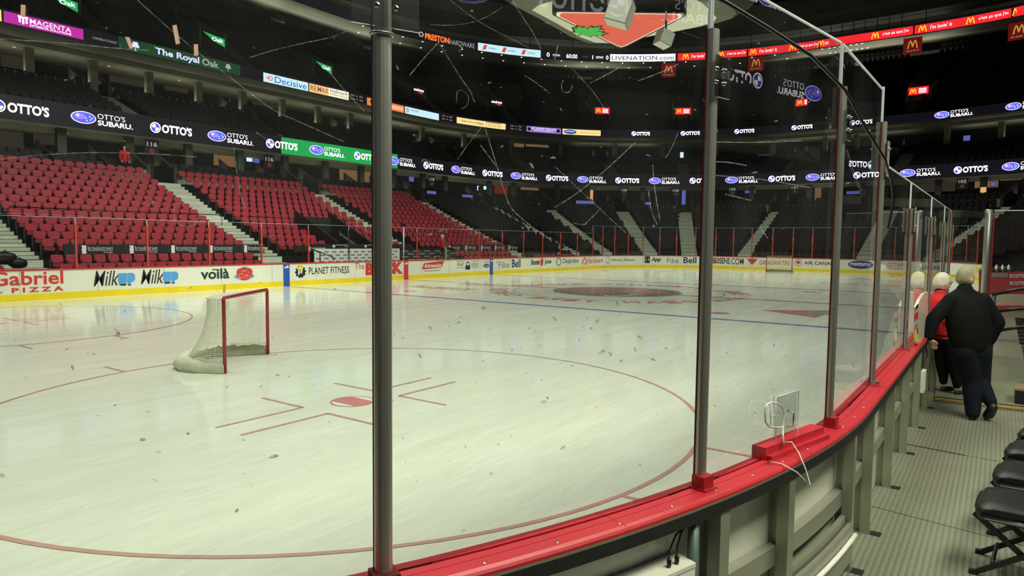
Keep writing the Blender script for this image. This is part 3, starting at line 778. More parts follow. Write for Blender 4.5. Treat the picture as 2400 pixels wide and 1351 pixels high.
# ================================================================== RAILS, SUITES, FASCIAS
FULL = tstep(0, 521.93, 44, 3.5)
def ringobj(name, label, m, segs, ts=FULL, kind='structure'):
    mb = MB()
    for d0, z0, d1, z1 in segs: mb.ring(d0, z0, d1, z1, ts)
    return struct(mb.build(name, m, org=(0, 0, 0)), label)

for nm_, lab_, segs_ in (('trim_1', 'olive concrete parapet along the top of the lower bowl', [(44.3, 16.5, 44.3, 19.9), (44.3, 19.9, 44.9, 19.9), (44.9, 19.9, 44.9, 18.4)]), ('trim_2', 'olive concrete parapet along the top of the middle tier', [(70.4, 36, 70.4, 39.5), (70.4, 39.5, 71, 39.5), (71, 39.5, 71, 38)])):
    mb = MB(); ed_ = [0]+AISLES+[521.9]
    for a_, b_ in zip(ed_, ed_[1:]):
        k_ = 2.5/tsc(a_, 44), 2.5/tsc(b_, 44)
        for d0, z0, d1, z1 in segs_: mb.ring(d0, z0, d1, z1, tstep(a_+k_[0], b_-k_[1], 44, 3.5))
    struct(mb.build(nm_, M_CONC, org=(0, 0, 0)), lab_)
ringobj('floor_suites_lower', 'dark floor of the lower suites', M_CONCD, [(44.9, 18.4, 58, 18.4)])
ringobj('floor_suites_upper', 'dark floor of the upper suites', M_CONCD, [(71, 38, 86, 38)])
ringobj('wall_suites_lower', 'dark back wall of the lower suites', M_WALLD, [(57.5, 18.4, 57.5, 28)])
ringobj('wall_suites_upper', 'dark back wall of the upper suites', M_WALLD, [(85, 38, 85, 47.5)])
ringobj('ceiling_suites_lower', 'olive soffit under the lower display ribbon', M_CONC, [(50.05, 26.9, 53.5, 26.9), (53.5, 26.9, 53.5, 25.9), (53.5, 25.9, 58, 25.9)])
ringobj('ceiling_suites_upper', 'olive soffit under the upper advert ribbon', M_CONC, [(64.05, 46.2, 72, 46.2), (72, 46.2, 72, 45.2), (72, 45.2, 86, 45.2)])
ringobj('wall_upper_bowl', 'dark wall at the back of the upper tier', M_WALLD, [(116, 76, 116, 96)])
ringobj('ceiling_press_level', 'olive soffit under the topmost display ribbon', M_CEIL, [(100.05, 83.1, 117, 83.1), (100.05, 86.7, 103, 86.7), (103, 86.7, 103, 89.5), (103, 89.5, 118, 89.5)])
mb = MB(); mb.add([(*P(t, 128), 122) for t in FULL], [tuple(range(len(FULL)))]); mb.ring(118, 89, 128, 122, FULL)
struct(mb.build('ceiling', M_ROOF, org=(0, 0, 0)), 'black roof high over the arena')
ringobj('wall_press_level', 'dark sloping ceiling ring above the press level', M_CEIL, [(100, 96, 108, 106), (108, 106, 128, 110)])
# steel catwalk posts and rails over the top ribbon
mb = MB()
for t in [150+4*i for i in range(26)]:
    x, y = P(t, 101); mb.box(x-.12, x+.12, y-.12, y+.12, 86.7, 92)
for z in (88.6, 90.4): mb.ring(101, z, 101, z+.16, tstep(140, 262, 100, 4))
tag(mb.build('press_railing', M_CONCD), 'grey railing of the press catwalk above the topmost ribbon', 'railing')
# columns between the suites
def columns(d, z0, z1, ts_, w, m, lab, dd=1.2):
    for i, t in enumerate(ts_):
        s = tsc(t, d); a, b = t-w/2/s, t+w/2/s
        mb = MB(); lo = [(*P(a, d), z0), (*P(b, d), z0), (*P(b, d+dd), z0), (*P(a, d+dd), z0)]; mb.hexa(lo, [(p[0], p[1], z1) for p in lo])
        tag(mb.build('suite_column', m), lab % ordw(i+1), 'column', lab.split(',')[0]+'s')
colL = [25, 37, 49, 61, 73, 85, 97, 109, 121, 133, 143, 150.5, 154, 160, 164, 171, 179, 184, 195, 203, 211, 222, 226, 234]
columns(52.5, 18.4, 26.9, colL, 1.5, M_CONCD, 'dark concrete column in the lower suites, %s from the left')
columns(74, 38, 46.2, [28, 40, 52, 64, 76, 88, 100, 112, 124, 136, 147, 152, 157.5, 163, 169, 174, 179.5, 185, 195, 205, 213, 221, 225, 233], 1.6, M_CONC, 'concrete column in the upper suites, %s from the left')
# sloping partitions beside each stair head
for lev, (d0, d1, z0, z1, lab) in enumerate(((44.4, 52, 19.9, 24.5, 'lower'), (70.5, 77, 39.5, 43.5, 'upper'))):
    for i, tc in enumerate(AISLES[:11]):
        for sgn, sd in ((-1, 'left'), (1, 'right')):
            mb = MB(); t = tc+sgn*2.6/tsc(tc, d0); s = .25/tsc(tc, d0)
            lo = []
            for tt in (t-s, t+s):
                lo.append([(*P(tt, d0), z0-2.2), (*P(tt, d1), z0-2.2), (*P(tt, d1), z1), (*P(tt, d0), z0+.5)])
            mb.hexa(lo[0], lo[1])
            mb.box(*(lambda q: (q[0]-.35, q[0]+.35, q[1]-.35, q[1]+.35))(P(t, d0+.1)), z0-2.4, z0+1.0)
            tag(mb.build('partition_wall', M_CONCD), 'sloping concrete partition on the %s of the %s stair head of the %s suites' % (sd, ordw(i+1), lab), 'partition')
# sloping glass dividers in the middle of the lower boxes
for i, t in enumerate((5, 33, 41.5, 68, 77, 103, 112)):
    mb = MB(); lo = []
    for tt in (t-.08, t+.08): lo.append([(*P(tt, 45), 18.5), (*P(tt, 53), 18.5), (*P(tt, 53), 24.6), (*P(tt, 45), 20.4)])
    mb.hexa(lo[0], lo[1]); mb2 = MB(); q = P(t, 44.6); mb2.box(q[0]-.3, q[0]+.3, q[1]-.3, q[1]+.3, 19.9, 20.8)
    o = mb.build('box_divider', M_CONCD); tag(o, 'sloping divider between lower boxes, %s from the left' % ordw(i+1), 'partition')
# loose black seats in the lower boxes behind the parapet
bx = []
for j, (d, z) in enumerate(((46.6, 18.4), (49.4, 19.6))):
    for jj, si, k, d_, z_, t, a in gen([(d, z)], 14, 250, AISLES, 1.8):
        x, y = P(t, d)
        if any(abs(t-q)*tsc(t, d) < 4.2 for q in AISLES) or 42 < t < 50: continue
        if inview((x, y, z)): bx.append((x, y, z, a))
mass(bx, 'box_seats', M_BLKS, 'black box seats behind the lower parapet', 'seats', (LSV, LSF))

# ================================================================== DISPLAY RIBBONS
def arcmap(tc, d, off=0.0):
    bnd = [-999, 0, 144, 144+A4, 173+A4, 173+2*A4, 317+2*A4, 317+3*A4, 346+3*A4, 346+4*A4, 1999]
    k = max(i for i in range(len(bnd)) if bnd[i] <= tc); s = tsc(tc, d)
    def tt(a):
        if a >= 0:
            r = (bnd[k+1]-tc)*s
            return tc+a/s if a <= r else bnd[k+1]+(a-r)/tsc(bnd[k+1]+.01, d)
        r = (tc-bnd[k])*s
        return tc+a/s if -a <= r else bnd[k]-(-a-r)/tsc(bnd[k]-.01, d)
    return lambda a, z: (*P(tt(a), d-off), z)
# lowest ribbon: white and violet LED messages on black all the way round
rt = P(95, 50)
RB1 = thing('led_ribbon', 'lowest LED ribbon board with glowing dealer messages round the bowl', 'display', (rt[0], rt[1], 26.9))
mb = MB(); mb.ring(50, 26.9, 50, 31.0, FULL); mb.ring(50, 31.0, 51, 31.2, FULL); mb.build('ribbon_panel', M_RIBB, RB1)
mb = MB(); mb.ring(49.97, 27.0, 49.97, 30.8, tstep(81.9, 119.6, 50)); o = mb.build('lit_background', M_GREENL, RB1); o['label'] = 'green lit stretch of the ribbon'
def otto(mb, tc, d, zc, sc=1.0, off=.06):
    m = arcmap(tc, d, off); h = .85*sc
    annul(mb, m, -3.3*sc, zc, 1.05*sc, 1.05*sc, .82, 0, 18)
    for q in range(4):
        g = [rad(90*q+90*k/4) for k in range(5)]
        mb.poly([(-3.3*sc, zc)]+[(-3.3*sc+.72*sc*cos(x), zc+.72*sc*sin(x)) for x in g], m, 0 if q % 2 else 2)
    text(mb, "OTTO'S", m, -2.0*sc, 4.2*sc, zc-h, zc+h, 0, .03)
def suba(mb, tc, d, zc, sc=1.0, off=.06):
    m = arcmap(tc, d, off)
    m2 = arcmap(tc, d, off+.05)
    oval(mb, m, -3.3*sc, zc, 2.15*sc, 1.12*sc, 1); oval(mb, m2, -3.3*sc, zc, 1.95*sc, .95*sc, 2)
    oval(mb, arcmap(tc, d, off+.08), -3.9*sc, zc+.15*sc, 1.0*sc, .55*sc, 3, 12)
    m3 = arcmap(tc, d, off+.1)
    for x, y, r in ((-4.3, .3, .36), (-2.3, .25, .16), (-2.9, -.1, .16), (-2.2, -.3, .16), (-2.8, -.5, .16), (-1.9, 0, .16)):
        mb.poly([((x+q[0]*r)*sc, zc+(y+q[1]*r)*sc) for q in ((0, 1), (.25, .25), (1, 0), (.25, -.25), (0, -1), (-.25, -.25), (-1, 0), (-.25, .25))], m3, 0)
    text(mb, "OTTO'S", m, -.9*sc, 4.0*sc, zc+.14*sc, zc+1.1*sc, 0, -.012)
    text(mb, "SUBARU.", m, -.9*sc, 5.4*sc, zc-1.05*sc, zc-.12*sc, 0, .015)
LEDM = [M_LEDW, M_LEDO, M_LEDB, M_LEDP]
per = 288+58+2*pi*78; nit = 64; sp = per/nit
t = 29.9
seq = []
for i in range(nit):
    seq.append((t % 521.93, i % 2)); t = advance(t, 50, sp) if True else t
for tc, k in seq:
    mb = MB(); (suba if k else otto)(mb, tc, 50, 28.95)
    mb.build('led_message', LEDM, RB1)
# middle ribbon: lit static adverts on the far side, LED messages on the end
RB2 = thing('advert_ribbon', 'middle black fascia band carrying lit advert panels', 'fascia', (P(95, 64)[0], P(95, 64)[1], 46.2))
mb = MB(); mb.ring(64, 46.2, 64, 49.0, FULL); mb.ring(64, 49.0, 65.5, 49.0, FULL); mb.build('fascia_panel', M_RIBB, RB2)
for n, (u, v) in enumerate(((1502, 314), (1618, 314), (1745, 307), (1880, 298), (2018, 287))):
    mb = MB(); otto(mb, hit(u, v, 64)[0], 64, 47.65, .8); mb.build('led_message', LEDM, RB2)
for u, v in ((2235, 268), (2405, 248)):
    mb = MB(); suba(mb, hit(u, v, 64)[0], 64, 47.65, .95); mb.build('led_message', LEDM, RB2)
for i in range(60):
    t = 250+i*4.3
    if t > 500: break
    mb = MB(); (suba if i % 2 else otto)(mb, t, 64, 47.65, .95); mb.build('led_message', LEDM, RB2)
R64 = rim(64, .12); R64b = rim(64, .16)
def sign(name, label, t0, t1, z0, z1, bg, mats, fn, d=64, cat='advert sign'):
    q = P((t0+t1)/2, d-.1); th = thing(name, label, cat, (q[0], q[1], z0))
    mb = MB(); f = rim(d, .1)
    n = 8 if corner((t0+t1)/2) else 2
    rrect(mb, f, t0, t1, z0, z1, 0, n); rrect(mb, rim(d, .02), t0, t1, z0, z1, 0, n)
    mb.build('lit_panel', bg, th)
    mb = MB(); fn(mb, rim(d, .14), t0, t1, z0, z1)
    if mb.v: mb.build('sign_lettering', mats, th)
    return th
E_MAG = emat('lit_magenta', (196, 48, 168), 1.0); E_WHITE = emat('lit_white', (240, 246, 255), 1.3); E_PALE = emat('lit_pale_blue', (198, 234, 246), 1.15)
E_TAN = emat('lit_tan', (246, 200, 140), 1.1); E_ORG = emat('lit_orange', (238, 132, 60), 1.1); E_CREAM = emat('lit_cream', (248, 222, 150), 1.15); E_PUR = emat('lit_purple', (150, 112, 200), 1.1)
E_GRN = emat('lit_dark_green', (26, 74, 44), .8); E_GRN2 = emat('lit_green_sign', (40, 160, 88), 1.2); E_RED = emat('lit_red', (226, 38, 44), 1.25); E_REDB = emat('banner_red', (104, 22, 18), .8)
E_ARCH = emat('lit_yellow_arch', (252, 196, 30), 1.4); E_ARCHD = emat('dim_yellow_arch', (196, 140, 60), .9); E_WT = emat('lit_white_text', (245, 240, 250), 1.5); E_DIM = emat('dim_white_text', (176, 178, 170), .9)
E_LAV = emat('lit_lavender_text', (214, 208, 246), 1.2); E_MRED = emat('lit_vivid_red', (232, 60, 48), 1.2); E_ORT = emat('lit_orange_text', (255, 112, 50), 1.4); E_WARM = emat('warm_room_light', (150, 112, 76), .55); E_WARM2 = emat('warm_lamp_bright', (235, 180, 120), .8)
E_ROOM = emat('dim_room', (62, 56, 46), .55); E_TV = emat('screen_blue', (96, 104, 190), .8); E_TVW = emat('screen_pale', (190, 215, 255), 1.4); E_SPOT = emat('downlight', (255, 240, 220), 3.0); E_BLUED = emat('lit_navy', (40, 70, 160), 1.0)
def f(mb, m, a, b, z0, z1):
    text(mb, 'MAGENTA', m, a+4.1, b-2.2, z0+.75, z1-.3, 0, .035); text(mb, 'EXTERIOR SOLUTIONS', m, a+4.1, b-2.2, z0+.25, z0+.62, 0, .02)
    for k in range(3): mb.poly([(a+2.3+.55*k, z0+.35+.2*(k != 1)), (a+2.65+.55*k, z0+.35+.2*(k != 1)), (a+2.65+.55*k, z1-.5), (a+2.3+.55*k, z1-.5)], m, 0)
    mb.poly([(a+2.2, z1-.55), (a+3.85, z1-.55), (a+3.85, z1-.15), (a+3.0, z1-.3), (a+2.2, z1-.15)], m, 0)
sign('advert_sign', 'lit magenta advert sign at the top left of the fascia', 32.5, 45.9, 46.6, 48.6, E_MAG, [E_WT], f)
sign('advert_sign', 'sliver of a lit cream sign at the far left edge', 28.0, 32.1, 46.6, 48.6, E_CREAM, [E_WT], lambda *a: None)
def f(mb, m, a, b, z0, z1): text(mb, 'CAMERA STAND', m, a, b, z0+.6, z0+1.05, 0)
sign('camera_stand_sign', 'black camera stand sign with small white capitals', 47.6, 52.2, 46.6, 48.6, M_RIBB, [E_DIM], f)
def tree(mb, m, ca, cz, r, mi):
    for x, y, k in ((0, .35, .55), (-.55, .1, .42), (.55, .1, .42), (-.3, .75, .4), (.3, .75, .4)): oval(mb, m, ca+x*r, cz+y*r, k*r, k*r, mi, 10)
    mb.poly([(ca-.12*r, cz-.2*r), (ca+.12*r, cz-.2*r), (ca+.1*r, cz-.9*r), (ca+.4*r, cz-1.05*r), (ca-.4*r, cz-1.05*r), (ca-.1*r, cz-.9*r)], m, mi)
def f(mb, m, a, b, z0, z1):
    tree(mb, m, a+3.4, (z0+z1)/2-.05, .85, 0); tree(mb, m, b-3.2, (z0+z1)/2-.05, .75, 1)
    text(mb, 'The Royal', m, a+7.6, a+17.6, z0+.25, z1-.45, 0, .03); text(mb, 'Oak', m, a+18.3, a+22.4, z0+.55, z1-.45, 1, .02)
sign('advert_sign', 'dark green pub sign with pale lettering and two white trees', 52.6, 80.6, 46.4, 48.9, E_GRN, [E_LAV, E_DIM], f)
def f(mb, m, a, b, z0, z1):
    text(mb, 'Decisive', m, a+3.2, b-.6, z0+.3, z1-.35, 0, 0); annul(mb, m, a+1.9, (z0+z1)/2, .75, .6, .7, 1, 14); rrect(mb, m, a+.7, a+2.0, (z0+z1)/2-.1, (z0+z1)/2+.1, 1)
sign('advert_sign', 'pale blue lit advert sign with thin navy lettering', 87.0, 100.5, 46.3, 48.5, E_PALE, [E_BLUED, E_MRED], f)
E_BRN = emat('lit_brown_text', (150, 60, 30), .8)
def f(mb, m, a, b, z0, z1):
    rrect(mb, rim(64, .12), a+6.4, b, z0, z1, 1, 2); text(mb, 'RE/MAX', m, a+.4, a+6.2, z0+.45, z1-.35, 0, .02)
    text(mb, 'Hallmark', rim(64, .16), a+6.9, b-.4, z0+1.1, z1-.2, 2); text(mb, 'Realty Group', rim(64, .16), a+6.9, b-.4, z0+.25, z0+.9, 2)
sign('advert_sign', 'half tan and half cream lit realty sign', 100.9, 114.3, 46.3, 48.5, E_TAN, [E_BRN, emat('lit_ivory', (246, 238, 214), 1.2), M_TEXTB], f)
for t, a, b in ((117.3, '323', '324'), (147.5, '324', '325'), (156.4, '325', '326')):
    def f(mb, m, t0, t1, z0, z1):
        k = 1/tsc((t0+t1)/2, 64)
        for s, zc in ((0, z1-.75), (1, z0+.35)):
            text(mb, (a, '2'+a[1:])[s], m, t0+.3*k, t0+1.7*k, zc, zc+.45, 0); text(mb, (b, '2'+b[1:])[s], m, t1-1.7*k, t1-.3*k, zc, zc+.45, 0)
            c = (t0+t1)/2; mb.poly([(c-.3*k, zc+.05+.35*s), (c+.3*k, zc+.05+.35*s), (c, zc+.4-.35*s)], m, 0)
    k = 1/tsc(t, 64); sign('section_sign', 'black section number sign with arrows, %s' % {'323': 'right of the realty sign', '324': 'right of the hexagon emblem sign', '325': 'left of the violet gym sign'}[a], t-2.6*k, t+2.6*k, 46.4, 48.5, M_RIBB, [E_DIM], f, cat='section sign')
def f(mb, m, a, b, z0, z1):
    text(mb, 'LAMARCHE', m, a+9, b-.6, z0+1.05, z0+1.5, 0); text(mb, 'ELECTRIC INC', m, a+9, b-.6, z0+.5, z0+.9, 0); annul(mb, m, a+2, z0+1.1, .9, .7, .6, 1)
sign('advert_sign', 'bright orange lit advert sign behind the tall near post', 121.2, 136.3, 46.2, 48.3, E_ORG, [E_WT, M_TEXTB], f)
def f(mb, m, a, b, z0, z1):
    w = b-a; text(mb, 'DA-INTEGRATED', m, a+.22*w, a+.66*w, z0+1.05, z1-.45, 0); annul(mb, m, a+.1*w, (z0+z1)/2, .06*w, .7, .65, 1, 6)
    for k in range(4): text(mb, 'solutions', m, a+.76*w, a+.97*w, z0+.2+.42*k, z0+.42+.42*k, 1)
sign('advert_sign', 'pale blue lit sign with a hexagon emblem right of the tall near post', 136.8, 146.4, 46.2, 48.3, E_PALE, [M_TEXTN, M_BLUE], f)
def f(mb, m, a, b, z0, z1):
    w = b-a; text(mb, "hero's-ridge", m, a+.1*w, a+.55*w, z0+.5, z1-.5, 0, .01); rrect(mb, m, a+.6*w, a+.9*w, z1-.35, z1-.15, 1, 3); text(mb, 'LEPINE', m, a+.6*w, a+.92*w, z0+.4, z0+1.2, 2)
sign('advert_sign', 'cream yellow lit sign in two halves on the corner fascia', 148.8, 155.1, 46.4, 48.4, E_CREAM, [emat('lit_ochre', (150, 104, 30), .7), M_TEXTB, emat('lit_gold', (206, 170, 90), .9)], f)
def f(mb, m, a, b, z0, z1):
    w = b-a; text(mb, 'GET STARTED TODAY FOR', m, a+.14*w, a+.86*w, z0+1.1, z1-.3, 0); text(mb, 'JUST $10 A MONTH', m, a+.22*w, a+.78*w, z0+.35, z0+.9, 0)
    for k in (.08, .92): oval(mb, m, a+k*w, (z0+z1)/2, .05*w, .6, 1, 10)
sign('advert_sign', 'violet lit gym sign on the corner fascia', 157.7, 161.9, 46.5, 48.5, E_PUR, [E_WT, M_TEXTB], f)
def f(mb, m, a, b, z0, z1):
    w = b-a; oval(mb, m, a+.2*w, (z0+z1)/2, .17*w, .8, 0, 16); text(mb, 'mattamy', rim(64, .18), a+.08*w, a+.32*w, z0+.7, z1-.6, 1); text(mb, 'mattamyhomes.com', m, a+.45*w, a+.97*w, z0+.6, z1-.75, 2)
sign('advert_sign', 'cream lit homes sign with a blue oval', 162.1, 166.6, 46.5, 48.5, E_CREAM, [E_BLUED, E_WT, emat('lit_tan_text', (190, 140, 70), .9)], f)
# topmost ribbon
RB3 = thing('top_fascia', 'topmost black fascia of the press level carrying lit signs', 'fascia', (P(160, 100)[0], P(160, 100)[1], 83))
mb = MB(); mb.ring(100, 83.0, 100, 86.8, FULL); mb.build('fascia_panel', M_RIBB, RB3)
TT = lambda u, v: hit(u, v, 100)[0]
def f(mb, m, a, b, z0, z1):
    w = b-a; text(mb, 'PRESTON', m, a+.12*w, a+.55*w, z0+.5, z1-.4, 0, .04); text(mb, 'HARDWARE', m, a+.56*w, b, z0+.45, z1-.9, 1)
    annul(mb, m, a+.05*w, (z0+z1)/2+.3, .05*w, 1.1, .5, 1, 6)
sign('advert_sign', 'hardware shop sign in glowing orange and white letters', TT(980, 75), TT(1112, 108), 83.3, 86.5, M_RIBB, [E_ORT, E_DIM], f, 100)
def f(mb, m, a, b, z0, z1):
    w = b-a
    for k in range(3):
        c = a+w*(.1+.31*k); mb.poly([(c-.03*w, z0+.6), (c+.02*w, z0+.6), (c+.05*w, z1-.5), (c, z1-.5)], m, 0); text(mb, 'CAMPBELL', m, c+.06*w, c+.2*w, z0+1.2, z1-1.2, 1)
sign('advert_sign', 'white lit panel with three small repeated logos under the roof', TT(1120, 105), TT(1267, 125), 83.3, 86.3, E_PALE, [E_MRED, M_TEXTB], f, 100)
def f(mb, m, a, b, z0, z1):
    w = b-a
    for s, x0, x1, h in (('0', 0, .05, .9), ('OTTAWA', .1, .22, .45), ('60:00', .32, .5, .9), ('PERIOD', .58, .68, .4), ('1', .74, .755, .8), ('DETROIT', .8, .92, .45), ('0', .96, 1.0, .9)):
        text(mb, s, m, a+x0*w, a+x1*w, 84.8-h, 84.8+h, 1 if s == 'PERIOD' else 0, .02)
sign('game_clock', 'black game clock strip reading sixty minutes with two team names', TT(1281, 128), TT(1426, 135), 83.3, 86.3, M_RIBB, [E_WT, emat('dim_grey_text', (80, 80, 84), .8)], f, 100, 'game clock')
def f(mb, m, a, b, z0, z1): text(mb, 'LIVENATION.com', m, a+.15, b-.15, z0+.6, z1-.7, 0, 0)
sign('advert_sign', 'white lit concert sign with wide black letters', TT(1430, 133), TT(1583, 134), 83.3, 86.3, E_WHITE, [M_TEXTB], f, 100)
brk = [TT(1587, 132), TT(1752, 124), TT(1920, 105), TT(2142, 68), TT(2373, 30), 246]
MC = [(1607, "lovin"), (1690, "cest"), (1766, "lovin"), (1858, "cest"), (1925, "lovin"), (2052, "cest"), (2163, "lovin"), (2275, "cest"), (2384, "lovin")]
for i in range(5):
    a, b = brk[i]+.06, brk[i+1]-.06
    def f(mb, m, t0, t1, z0, z1):
        for u, k in MC:
            tm = hit(u, 132 if u < 1750 else 132-(u-1600)*.13, 100)[0]; s = tsc(tm, 100)
            if not t0 < tm+1.5/s < t1: continue
            mb.poly([(tm+1.3/s*x, 84.85+1.15*y) for x, y in ARCH], m, 0)
            L = 6.6 if k == 'lovin' else 8.4
            e = min(t1-.1, tm+(2.4+L)/s)
            if e-tm > 3/s: text(mb, "I'm lovin' it" if k == 'lovin' else "c'est \u00e7a que j'm", m, tm+2.4/s, e, 84.2, 85.6, 1, .01)
    sign('advert_sign', 'long red lit burger advert strip under the roof, %s from the left' % ordw(i+1), a, b, 83.3, 86.3, E_RED, [E_ARCH, E_WT], f, 100)
# dark red hanging banners with arches
for i, (u, v) in enumerate(((1567, 165), (1772, 150), (2139, 107), (2388, 72))):
    t, z = hit(u, v, 101.5); s = tsc(t, 101.5); q = P(t, 101.5)
    th = thing('hanging_banner', 'dark red banner with yellow arches hanging below the roof, %s from the left' % ordw(i+1), 'banner', (q[0], q[1], z-2.9))
    mb = MB(); m = arcmap(t, 101.5); rrect(mb, m, -3, 3, z-2.9, z+2.9); mb.build('banner_cloth', E_REDB, th)
    mb = MB(); m = arcmap(t, 101.5, .1); mb.poly([(1.7*x, z+.5+1.5*y) for x, y in ARCH], m); mb.build('banner_arches', E_ARCHD, th)
    mb = MB(); text(mb, "c'est \u00e7a que j'm" if i in (1, 2) else "I'm lovin' it", m, -2.1, 2.1, z-2.1, z-1.5); mb.build('banner_lettering', E_DIM, th)
# stair mouths of the upper tier with lit signs above them
for i, (u, v, k) in enumerate(((145, 5, 'g'), (500, 92, 'g'), (757, 158, 'g'), (980, 214, 's'), (1163, 242, 's'), (1411, 260, 'm'), (1601, 261, 'm'), (1885, 240, 'm'), (2153, 213, 'm'))):
    t, z = hit(u, v, 74); s = tsc(t, 74); q = P(t, 74)
    nm = {'g': 'green pub sign', 's': 'black and white shop sign', 'm': 'red burger sign'}[k]
    th = thing('stairway_mouth', 'stairway opening in upper tier under a %s, %s from the left' % (nm, ordw(i+1)), 'stairway', (q[0], q[1], 53))
    mb = MB(); w = 3.4
    for sg in (-1, 1):
        c = t+sg*w/s; e = .25/s
        lo = [[(*P(x, 74), 52.5), (*P(x, 86), 58.5), (*P(x, 86), 63.5), (*P(x, 74), 58.4)] for x in (c-e, c+e)]
        mb.hexa(lo[0], lo[1])
    mb.build('side_wall', mat('vomitory_wall', srgb(74, 98, 82) if k == 'g' else srgb(34, 34, 36), .7, noise_=(.6, .2)), th)
    mb = MB(); rrect(mb, rim(78, 0), t-w/s, t+w/s, 53, 58.4); mb.build('opening_back', M_ROOF, th)
    mb = MB(); ww = {'g': 2.9, 's': 2.4, 'm': 2.9}[k]; h = 1.25
    if k == 'g': mb.poly([(t-ww/s, z+h), (t+ww/s, z+h*.5), (t+ww/s, z-h*1.1), (t-.2/s, z-h*.3)], rim(73.8, .05))
    else: rrect(mb, rim(73.8, .05), t-ww/s, t+ww/s, z-h, z+h)
    mb.build('sign_panel', {'g': E_GRN2, 's': M_RIBB, 'm': E_RED}[k], th)
    mb = MB(); m = rim(73.8, .12)
    if k == 'g': text(mb, 'Oak', m, t-.6/s, t+2.5/s, z-.5, z+.45, 0, .02)
    elif k == 's': text(mb, 'autodrome', m, t-2.2/s, t+2.2/s, z-.1, z+.9, 0, .03); mb.poly([(t-.5/s, z-.3), (t+2/s, z-.3), (t+1.2/s, z-.8)], m, 1)
    else:
        mb.poly([(t-1.5/s+.95/s*x, z+.85*y) for x, y in ARCH], m, 2)
        for q_ in range(3): rrect(mb, m, t+.1/s, t+2.3/s, z-.75+.55*q_, z-.4+.55*q_, 0)
    mb.build('sign_lettering', [E_WT, E_MRED, E_ARCH], th)

# ================================================================== SUITE INTERIORS, SCREENS, SMALL SIGNS
def wallquad(name, label, cat, u0, v0, u1, v1, d, m, group=None):
    t0, z0 = hit(u0, (v0+v1)/2, d); t1, _ = hit(u1, (v0+v1)/2, d); um = (u0+u1)/2
    zt = hit(um, v0, d)[1]; zb = hit(um, v1, d)[1]
    th = thing(name, label, cat, (*P((t0+t1)/2, d), zb), group)
    mb = MB(); rrect(mb, rim(d, .05), t0, t1, zb, zt, 0, 3); mb.build('lit_face', m, th)
    mb = MB(); e = .12/tsc(t0, d)
    rrect(mb, rim(d, .1), t0-e, t1+e, zt, zt+.12); rrect(mb, rim(d, .1), t0-e, t1+e, zb-.12, zb); rrect(mb, rim(d, .1), t0-e, t0, zb, zt); rrect(mb, rim(d, .1), t1, t1+e, zb, zt)
    mb.build('frame', M_BLKM, th); return th
for i, (u0, v0, u1, v1, d, m, lab) in enumerate((
    (0, 85, 62, 160, 84.5, E_ROOM, 'dim brown window of the upper left suite under the magenta sign'),
    (255, 140, 355, 200, 84.5, E_ROOM, 'dim suite window below the left half of the green pub sign'),
    (385, 160, 440, 215, 84.5, E_ROOM, 'dim suite window below the right half of the green pub sign'),
    (590, 205, 655, 250, 84.5, E_ROOM, 'dim suite window below the pale blue sign'),
    (690, 232, 745, 262, 84.5, E_ROOM, 'dim suite window below the realty sign'),
    (1205, 322, 1228, 345, 84.5, E_WARM, 'narrow warm lit suite window below the violet gym sign'),
    (1232, 322, 1286, 345, 84.5, E_WARM, 'wide warm lit suite window below the violet gym sign'),
    (0, 308, 55, 345, 57, E_ROOM, 'dim lower suite window at the far left edge'),
    (78, 300, 150, 340, 57, E_ROOM, 'dim lower suite window second from the left edge'),
    (345, 320, 400, 350, 57, E_ROOM, 'dim lower suite window beside the first section number'),
    (500, 350, 555, 390, 57, E_WARM, 'brown lit lower suite window under the second dealer message'),
    (795, 382, 868, 425, 57, E_WARM, 'brown lit lower suite with dark mullions left of the tall near post'),
    (1158, 432, 1190, 455, 57, emat('lounge_red', (130, 40, 24), .5), 'red lit lounge in the far left corner'),
    (1220, 432, 1262, 446, 57, E_WARM, 'warm lit bar in the far left corner'),
    (2228, 272, 2300, 298, 84.5, E_ROOM, 'dim suite window below the far right dealer message'),
    (1383, 443, 1390, 470, 57, E_WARM2, 'thin amber lit doorway in the far end lower suites'),
    (1910, 432, 1925, 470, 57, E_WARM, 'amber lit doorway right of the second tall post'),
    (2145, 420, 2240, 450, 57, E_ROOM, 'dim lower suite window left of section one hundred two'),
    (2285, 414, 2340, 440, 57, E_WARM, 'warm lit lower suite right of section one hundred two'),
    (2345, 410, 2395, 422, 57, E_WARM2, 'bright ceiling glow in the rightmost lower suite'),
    (2298, 439, 2312, 452, 52, E_WARM2, 'small bright lamp glow below the warm lower suite on the right'))):
    wallquad('suite_window', lab, 'window', u0, v0, u1, v1, d, m)
